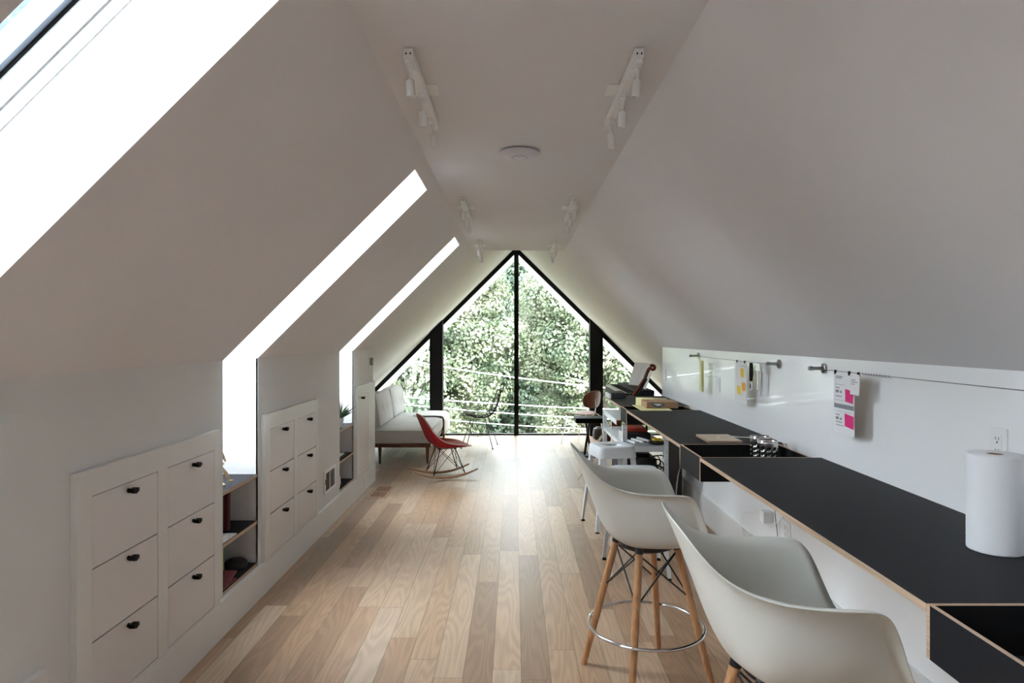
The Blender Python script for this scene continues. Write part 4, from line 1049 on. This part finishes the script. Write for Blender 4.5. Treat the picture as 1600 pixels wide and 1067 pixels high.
# things on the shelving
t = thing('file_box', 'black document box with pale paper end on the upper shelf', 'box', (1.0, 5.95, 0.606)); off = t.location
MB(off).box(0.985, 1.20, 5.84, 6.15, 0.606, 0.685).build('box_body', MT['book'], t, bevel=0.003)
MB(off).box(0.968, 0.9845, 5.84, 6.15, 0.606, 0.682).build('paper_end', MT['ceramic'], t, bevel=0.001)
simple('plastic_tray', 'orange plastic tray on top of the black document box', 'tray', MB().box(0.99, 1.18, 5.90, 6.14, 0.6855, 0.725), MT['orangeplastic'], bevel=0.008, smooth=True)
m = MB()
for i, (px_, w_) in enumerate(((1.02, 0.05), (1.07, 0.045), (1.12, 0.05))):
    m.tbox(Matrix.Translation((px_-0.005, 5.745, 0.630+0.010*i)) @ Matrix.Rotation(R(12), 4, 'Y') @ Matrix.Rotation(R(-50+10*i), 4, 'Z'), 0.055, 0.02, 0.008)
simple('rolled_papers', 'crumpled white papers in front of the black document box', 'papers', m, MT['paper'], bevel=0.003)
t = thing('work_gloves', 'black and yellow pair of work gloves on the upper shelf', 'gloves', (1.20, 5.76, 0.606)); off = t.location
m = MB(off).lathe([(0.06, 0), (0.068, 0.012), (0.055, 0.035), (0, 0.042)], (1.235, 5.765, 0.606), 20); m.build('palm', MT['book'], t, smooth=True)
m = MB(off)
for i in range(5): m.tube(spline([(1.195+0.012*i, 5.75, 0.640), (1.20+0.014*i, 5.73-0.01*(i % 2), 0.658), (1.21+0.016*i, 5.72, 0.638)], 8), 0.008, 8)
m.build('finger', MT['yellow'], t, smooth=True)
simple('computer_box', 'black electronics box on the bottom shelf under tangled cables', 'electronics', MB().box(0.97, 1.26, 5.86, 6.60, 0.1205, 0.46), MT['book'], bevel=0.006)
simple('router', 'black flat router on top of the electronics box', 'router', MB().box(1.0, 1.2, 5.90, 6.15, 0.4605, 0.50), MT['black'], bevel=0.006)
random.seed(3); m = MB()
for i in range(24):
    c0 = Vector((1.14+0.10*random.random(), 5.71+0.04*random.random(), 0.20+0.27*random.random())); pts = []
    r0 = 0.03+0.05*random.random(); a0 = random.random()*6; nv = Vector((random.random()-.5, 1.2, random.random()-.5)).normalized(); u_ = nv.orthogonal().normalized(); w2 = nv.cross(u_)
    for j in range(14): 
        a = a0+j*0.5; pts.append(c0+(u_*math.cos(a)+w2*math.sin(a))*(r0*(1+0.2*math.sin(j)))+nv*0.003*j)
    m.tube(spline(pts, 30), 0.0045, 6)
o = simple('cable_tangle', 'tangle of black cables hanging over the shelving unit', 'cables', m, MT['black'], smooth=True); o['kind'] = 'stuff'
simple('wall_shade_panel', 'grey panel added for the shaded wall behind the shelving post', 'panel', MB().tbox(Matrix.Translation((1.49, 6.2, 0.32)), 0.075, 0.008, 0.32), MT['vent'], bevel=0.002)  # grey sheet added to darken the shaded stretch of wall under the counter
m = MB().tube(spline([(1.56, 5.6, 0.60), (1.46, 5.62, 0.52), (1.40, 5.64, 0.40), (1.37, 5.62, 0.2), (1.38, 5.6, 0.012)], 24), 0.007, 8)
simple('thick_cable', 'thick grey cable looping down beside the shelving unit', 'cable', m, MT['greymetal'], smooth=True)

# ------------------------------------------------------------------ piano, bench, cello, plywood chair, bin
t = thing('digital_piano', 'black digital piano standing beyond the counter end', 'piano', (1.38, 8.07, 0)); off = t.location
PX0, PX1, PY0, PY1, PZ = 1.20, 1.56, 7.38, 8.76, 0.905
MB(off).box(PX0, PX1, PY0, PY1, PZ-0.085, PZ-0.012).build('key_bed', MT['black'], t, bevel=0.006)
MB(off).box(PX0+0.16, PX1, PY0, PY1, PZ-0.0118, PZ+0.035).build('control_panel', MT['lam'], t, bevel=0.006)
for y in (PY0, PY1-0.022): MB(off).box(PX0, PX0+0.1595, y, y+0.022, PZ-0.0118, PZ+0.004).build('cheek', MT['black'], t, bevel=0.003)
m = MB(off); nw = 52; kw = (PY1-PY0-0.05)/nw
for i in range(nw): m.box(PX0+0.006, PX0+0.155, PY0+0.025+i*kw+0.0006, PY0+0.025+(i+1)*kw-0.0006, PZ-0.0115, PZ+0.004)
m.build('white_keys', MT['paper'], t)
m = MB(off)
for i in range(nw-1):
    if (i % 7) in (0, 1, 3, 4, 5): m.box(PX0+0.060, PX0+0.155, PY0+0.025+(i+1)*kw-0.006, PY0+0.025+(i+1)*kw+0.006, PZ+0.0042, PZ+0.012)
m.build('black_keys', MT['black'], t, bevel=0.001)
m = MB(off)
for y in (PY0+0.25, PY1-0.28):
    for x in (PX0+0.14, PX1-0.05): m.box(x, x+0.025, y, y+0.025, 0, PZ-0.086)
    m.box(PX0+0.165, PX1-0.05, y, y+0.025, 0.03, 0.055)
m.box(PX1-0.045, PX1-0.03, PY0+0.275, PY1-0.28, 0.35, 0.38)
m.build('stand', MT['black'], t, bevel=0.003)
M = Matrix.Translation((1.475, 7.80, PZ+0.168)) @ Matrix.Rotation(R(24), 4, 'Z') @ Matrix.Rotation(R(20), 4, 'Y')
MB(off).tbox(M, 0.006, 0.16, 0.120).build('music_rest', MT['black'], t, bevel=0.002)
o = simple('sheet_music', 'open white sheet music propped on the piano rest', 'sheet music', MB().tbox(M @ Matrix.Translation((-0.0085, -0.085, 0.025)), 0.001, 0.083, 0.14).tbox(M @ Matrix.Translation((-0.0085, 0.085, 0.025)), 0.001, 0.083, 0.14), MT['paper'])
o = simple('sheet_music', 'second book of sheet music leaning behind the cello neck', 'sheet music', MB().tbox(Matrix.Translation((1.50, 7.50, PZ+0.035+0.105)) @ Matrix.Rotation(R(18), 4, 'Y'), 0.003, 0.09, 0.10), MT['paper'])
simple('black_case', 'small black case at the far end of the counter before the piano', 'case', MB().box(0.985, 1.135, 6.74, 7.04, CZ+0.0005, CZ+0.056), MT['book'], bevel=0.006)
simple('white_booklet', 'white booklet lying at the far corner of the counter', 'booklet', MB().box(0.965, 0.9835, 6.74, 7.03, CZ+0.0005, CZ+0.045), MT['paper'])

t = thing('piano_bench', 'black padded piano bench on crossed legs by the window', 'bench', (0.985, 8.62, 0)); 
MB().box(-0.20, 0.20, -0.16, 0.16, 0.435, 0.50).build('seat', MT['black'], t, bevel=0.012, seg=3, smooth=True)
for sgn in (-1, 1):
    MB().tube([(sgn*0.045-0.03, sgn*0.03, 0.012), (-sgn*0.02-0.03, sgn*0.03, 0.43)], 0.016, 10).build('leg', MT['blackmetal'], t, smooth=True)
MB().box(-0.19, 0.10, -0.17, -0.14, 0, 0.022).box(-0.19, 0.10, 0.14, 0.17, 0, 0.022).box(-0.10, 0.04, -0.14, 0.14, 0.0, 0.018).build('base', MT['blackmetal'], t, bevel=0.003)

t = thing('plywood_chair', 'moulded plywood chair with round brown back and thin steel legs', 'chair', (0.97, 9.52, 0), R(140))
def ply(cx, cz, w, h, n=28, e=2.6, curve=0.03, vertical=False):
    v = [(0, 0)]; 
    m = MB(); vs = []; fs = []
    for j in range(0, 7):
        for i in range(n):
            a = 2*PI*i/n; c_, s_ = math.cos(a), math.sin(a); rr = (abs(c_)**e+abs(s_)**e)**(-1/e)*j/6
            x, y = rr*c_*w, rr*s_*h; vs.append((x, y))
    out = []
    for (x, y) in vs:
        if vertical: out.append((cx+curve*(-(x/w)**2)*-1 - 0.12*(y), x, cz+y))
        else: out.append((cx+y, x, cz+curve*(x/w)**2-0.02*(1 if y > h*0.7 else 0)*((y-h*0.7)/(h*0.3))**2))
    for j in range(6):
        for i in range(n): fs.append((j*n+i, j*n+(i+1) % n, (j+1)*n+(i+1) % n, (j+1)*n+i))
    return m.add(out, fs)
ply(-0.215, 0.655, 0.22, 0.125, curve=0.045, vertical=True).build('backrest', MT['orangewood'], t, smooth=True, angle=180, solid=(0.009, 0))
ply(0.02, 0.435, 0.235, 0.20, curve=0.02).build('seat', MT['orangewood'], t, smooth=True, angle=180, solid=(0.009, 0))
for sy in (-1, 1):
    MB().tube(spline([(0.20, sy*0.22, 0.008), (0.15, sy*0.17, 0.40), (0.10, sy*0.10, 0.422)], 12), 0.0065, 8).build('leg', MT['chrome'], t, smooth=True)
    MB().tube(spline([(-0.24, sy*0.22, 0.008), (-0.19, sy*0.17, 0.40), (-0.12, sy*0.10, 0.422)], 12), 0.0065, 8).build('leg', MT['chrome'], t, smooth=True)
MB().tube(spline([(0.10, 0, 0.422), (-0.08, 0, 0.421), (-0.20, 0, 0.44), (-0.235, 0, 0.52), (-0.228, 0, 0.66)], 20), 0.0075, 8).build('spine', MT['chrome'], t, smooth=True)
simple('cloth_bag', 'small round black bag on the floor by the right window post', 'bag', MB().lathe([(0.05, 0), (0.085, 0.02), (0.09, 0.10), (0.075, 0.16), (0.03, 0.19), (0, 0.19)], (1.27, 10.0, 0.0005), 20), MT['book'], smooth=True)

# cello leaning against the end of the right wall
t = thing('cello', 'dark red varnished cello leaning beyond the far end of the counter', 'cello', (1.05, 7.21, 0.0))
nb = Vector((0.235, -0.005, 0.885)); sc_t = Vector((0.425, 0.02, 1.165)); ax = (sc_t-nb).normalized()
side = Vector((0, 1, 0)).cross(ax).normalized(); side = ax.cross(Vector((1, 0, 0))).normalized()   # body breadth mostly along y
fwd = ax.cross(side).normalized()
out = [(0.0, 0.035), (0.01, 0.09), (0.05, 0.150), (0.11, 0.168), (0.18, 0.155), (0.23, 0.120), (0.27, 0.112), (0.33, 0.118), (0.38, 0.150), (0.45, 0.200), (0.54, 0.214), (0.62, 0.195), (0.68, 0.13), (0.705, 0.05)]
m = MB(); pts = [(-d, w_) for d, w_ in out]+[(-d, -w_) for d, w_ in out[::-1]]
def cp(u, w_, k): return nb+ax*u+side*w_*0.55+fwd*k
cs = 0.045
m.prism([cp(u, w_*0.9, -cs) for u, w_ in pts], fwd*cs*2)
m.build('body', MT['cellowood'], t, bevel=0.012, seg=3, smooth=True)
m = MB(); m.tube([nb-ax*0.02, nb+ax*0.14, nb+ax*0.26], [0.020, 0.015, 0.016], 12)
pb = [nb+ax*0.25, nb+ax*0.30+fwd*0.012, nb+ax*0.345+fwd*0.020, nb+ax*0.375+fwd*0.018]
m.tube(spline(pb, 12), [0.020-0.0006*i for i in range(12)], 12); m.build('neck', MT['cellowood'], t, smooth=True)
ctr_ = nb+ax*0.385-fwd*0.008; m = MB(); pts = []
for i in range(40):
    a = i/39*3.6*PI; rr = 0.034-0.026*i/39; pts.append(ctr_+(fwd*math.cos(a)+ax*math.sin(a))*rr+side*0.010*i/39)
m.tube(pts, [0.013-0.006*i/39 for i in range(40)], 10)
pts2 = [2*ctr_-Vector(p)*1 for p in []]
pts = []
for i in range(40):
    a = i/39*3.6*PI; rr = 0.034-0.026*i/39; pts.append(ctr_+(fwd*math.cos(a)+ax*math.sin(a))*rr-side*0.010*i/39)
m.tube(pts, [0.013-0.006*i/39 for i in range(40)], 10)
m.build('scroll', MT['cellowood'], t, smooth=True)
m = MB(); m.tube([nb-ax*0.16-fwd*0.055, nb+ax*0.10-fwd*0.030, nb+ax*0.25-fwd*0.020], [0.016, 0.014, 0.011], 8); m.build('fingerboard', MT['black'], t, smooth=True)
m = MB()
for i in range(4): 
    q = nb+ax*(0.265+0.025*i)+fwd*0.01; s_ = (1 if i % 2 else -1); m.cyl(q, q+side*s_*0.055, 0.004, n=8); m.cyl(q+side*s_*0.045, q+side*s_*0.062, 0.009, 0.007, n=10)
m.build('peg', MT['black'], t, smooth=True)
e0 = nb-ax*0.70; k_ = 0.0
m = MB(); m.tube([e0, e0-ax*(e0.z/ax.z)*0.99], 0.005, 8); m.build('endpin', MT['steel'], t, smooth=True)

# ------------------------------------------------------------------ outside
struct(MB().box(-60, 60, YW+1.30, 90, -3.3, -3.2).build('ground', MT['ground']))
def foliage(name, mat, parent, c, rad, ncl, nleaf, size, seed, clr=0.9):
    rng = np.random.default_rng(seed)
    u = rng.normal(size=(ncl, 3)); u /= np.linalg.norm(u, axis=1)[:, None]; rr = rng.random(ncl)**0.40
    cc = u*rr[:, None]*np.array(rad)
    cl = rng.integers(0, ncl, nleaf); d = rng.normal(size=(nleaf, 3)); d /= np.linalg.norm(d, axis=1)[:, None]; d[:, 2] = d[:, 2]*0.75+0.18
    crad = (0.55+0.7*rng.random(ncl))*clr
    P = cc[cl]+d*(crad[cl]*(0.70+0.30*rng.random(nleaf)))[:, None]
    nrm = d*1.0+rng.normal(size=(nleaf, 3))*0.35+np.array([0, 0, 0.25]); nrm /= np.linalg.norm(nrm, axis=1)[:, None]
    a = np.cross(nrm, rng.normal(size=(nleaf, 3))); a /= np.linalg.norm(a, axis=1)[:, None]; b = np.cross(nrm, a)
    s = size*(0.6+0.8*rng.random(nleaf))[:, None]
    shape = [(0, -0.5), (0.32, -0.22), (0.55, 0.05), (0.22, 0.18), (0, 0.6), (-0.22, 0.18), (-0.55, 0.05), (-0.32, -0.22)]
    V = np.empty((nleaf, 8, 3))
    for i, (x, y) in enumerate(shape): V[:, i] = P+a*(x*s)+b*(y*s)-nrm*(0.25*abs(x)*s)
    V = V.reshape(-1, 3)
    me = bpy.data.meshes.new(name); me.vertices.add(nleaf*8); me.vertices.foreach_set('co', V.ravel())
    me.loops.add(nleaf*8); me.loops.foreach_set('vertex_index', np.arange(nleaf*8)); me.polygons.add(nleaf)
    me.polygons.foreach_set('loop_start', np.arange(nleaf)*8); me.polygons.foreach_set('loop_total', np.full(nleaf, 8))
    me.update(); me.validate(); me.materials.append(mat)
    o = bpy.data.objects.new(name, me); C.objects.link(o); o.parent = parent; o.location = Vector(c)-parent.location
    return cc
def tree(name, label, base, crown, rad, ncl, nleaf, size, leaf, seed, trunk=0.16, bark='bark', clr=0.9):
    t = thing(name, label, 'tree', base)
    cc = foliage('foliage', MT[leaf], t, crown, rad, ncl, nleaf, size, seed, clr)
    rnd = random.Random(seed); m = MB(t.location); c = Vector(crown); b = Vector(base)
    m.tube(spline([b, b*0.6+c*0.4+Vector((rnd.uniform(-.2, .2), 0, 0)), c, c+Vector((0, 0, rad[2]*0.6))], 14), [trunk*(1-0.055*i) for i in range(14)], 10)
    for i in range(22):
        k = c+Vector(cc[i*(len(cc)//22)]); s_ = b*0.25+c*0.75+Vector((0, 0, rnd.uniform(-.6, .5)*rad[2]*0.6))
        m.tube(spline([s_, (s_+k)/2+Vector((0, 0, 0.25)), k], 8), [trunk*0.28*(1-0.1*q) for q in range(8)], 6)
    m.build('trunk', MT[bark], t, smooth=True)
    return t
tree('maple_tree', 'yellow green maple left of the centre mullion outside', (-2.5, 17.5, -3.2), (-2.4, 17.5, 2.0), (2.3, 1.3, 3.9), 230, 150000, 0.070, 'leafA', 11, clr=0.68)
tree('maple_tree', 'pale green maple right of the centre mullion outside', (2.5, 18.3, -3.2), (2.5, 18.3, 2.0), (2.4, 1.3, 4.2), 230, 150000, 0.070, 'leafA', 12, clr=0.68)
tree('leafy_tree', 'darker leafy tree outside the right triangular window', (6.2, 21.3, -3.2), (6.2, 21.3, 1.0), (2.6, 1.3, 3.2), 180, 50000, 0.085, 'leafB', 13, clr=0.55)
tree('leafy_tree', 'darker leafy tree outside the left triangular window', (-6.4, 21.3, -3.2), (-6.4, 21.3, 0.8), (2.6, 1.3, 3.2), 180, 50000, 0.085, 'leafB', 14, clr=0.55)
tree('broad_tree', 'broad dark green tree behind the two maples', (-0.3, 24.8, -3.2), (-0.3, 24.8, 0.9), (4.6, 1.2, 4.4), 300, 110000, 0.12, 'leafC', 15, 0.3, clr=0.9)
tree('broad_tree', 'broad dark green tree behind the right window', (7.5, 29.5, -3.2), (7.5, 29.5, 0.9), (5.2, 1.4, 4.6), 220, 50000, 0.21, 'leafC', 16, 0.3, clr=1.2)
tree('broad_tree', 'broad dark green tree behind the left window', (-8.6, 29.5, -3.2), (-8.6, 29.5, 0.9), (5.2, 1.4, 4.6), 220, 50000, 0.21, 'leafC', 17, 0.3, clr=1.2)
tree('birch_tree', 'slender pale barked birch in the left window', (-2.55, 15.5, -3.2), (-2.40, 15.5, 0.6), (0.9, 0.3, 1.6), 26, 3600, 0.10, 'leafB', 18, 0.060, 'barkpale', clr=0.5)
tree('roadside_tree', 'pale tree seen through the nearest skylight', (-9.5, 13.0, -3.2), (-9.3, 12.8, 7.2), (2.6, 1.8, 2.8), 150, 30000, 0.12, 'leafC', 19, 0.3, clr=1.0)
tree('low_shrub', 'low green shrub below the window outside', (0, 13.2, -3.2), (0, 13.2, -2.5), (6.0, 0.4, 0.8), 140, 30000, 0.13, 'leafB', 20, 0.05, clr=0.7)
def power(label, pts, d, r_=0.010):
    P = [at(x, y, d) for x, y in pts]; a, b = Vector(P[0]), Vector(P[-1]); ext = (b-a)*1.2
    P = [tuple(a-ext+Vector((0, 0, 0.15)))]+P+[tuple(b+ext+Vector((0, 0, 0.15)))]
    simple('overhead_cable', label, 'cable', MB().tube(spline(P, 60), r_, 6), MT['cable'], smooth=True)
power('highest pale overhead cable crossing outside the window', [(652, 566), (770, 585), (920, 603)], 13.8)
power('second pale overhead cable from the top outside', [(630, 620), (770, 630), (919, 638)], 14.2)
power('third pale overhead cable from the top outside', [(634, 632), (770, 644), (919, 653)], 14.5)
power('lowest pale overhead cable crossing outside the window', [(640, 650), (770, 662), (919, 670)], 13.5, 0.008)
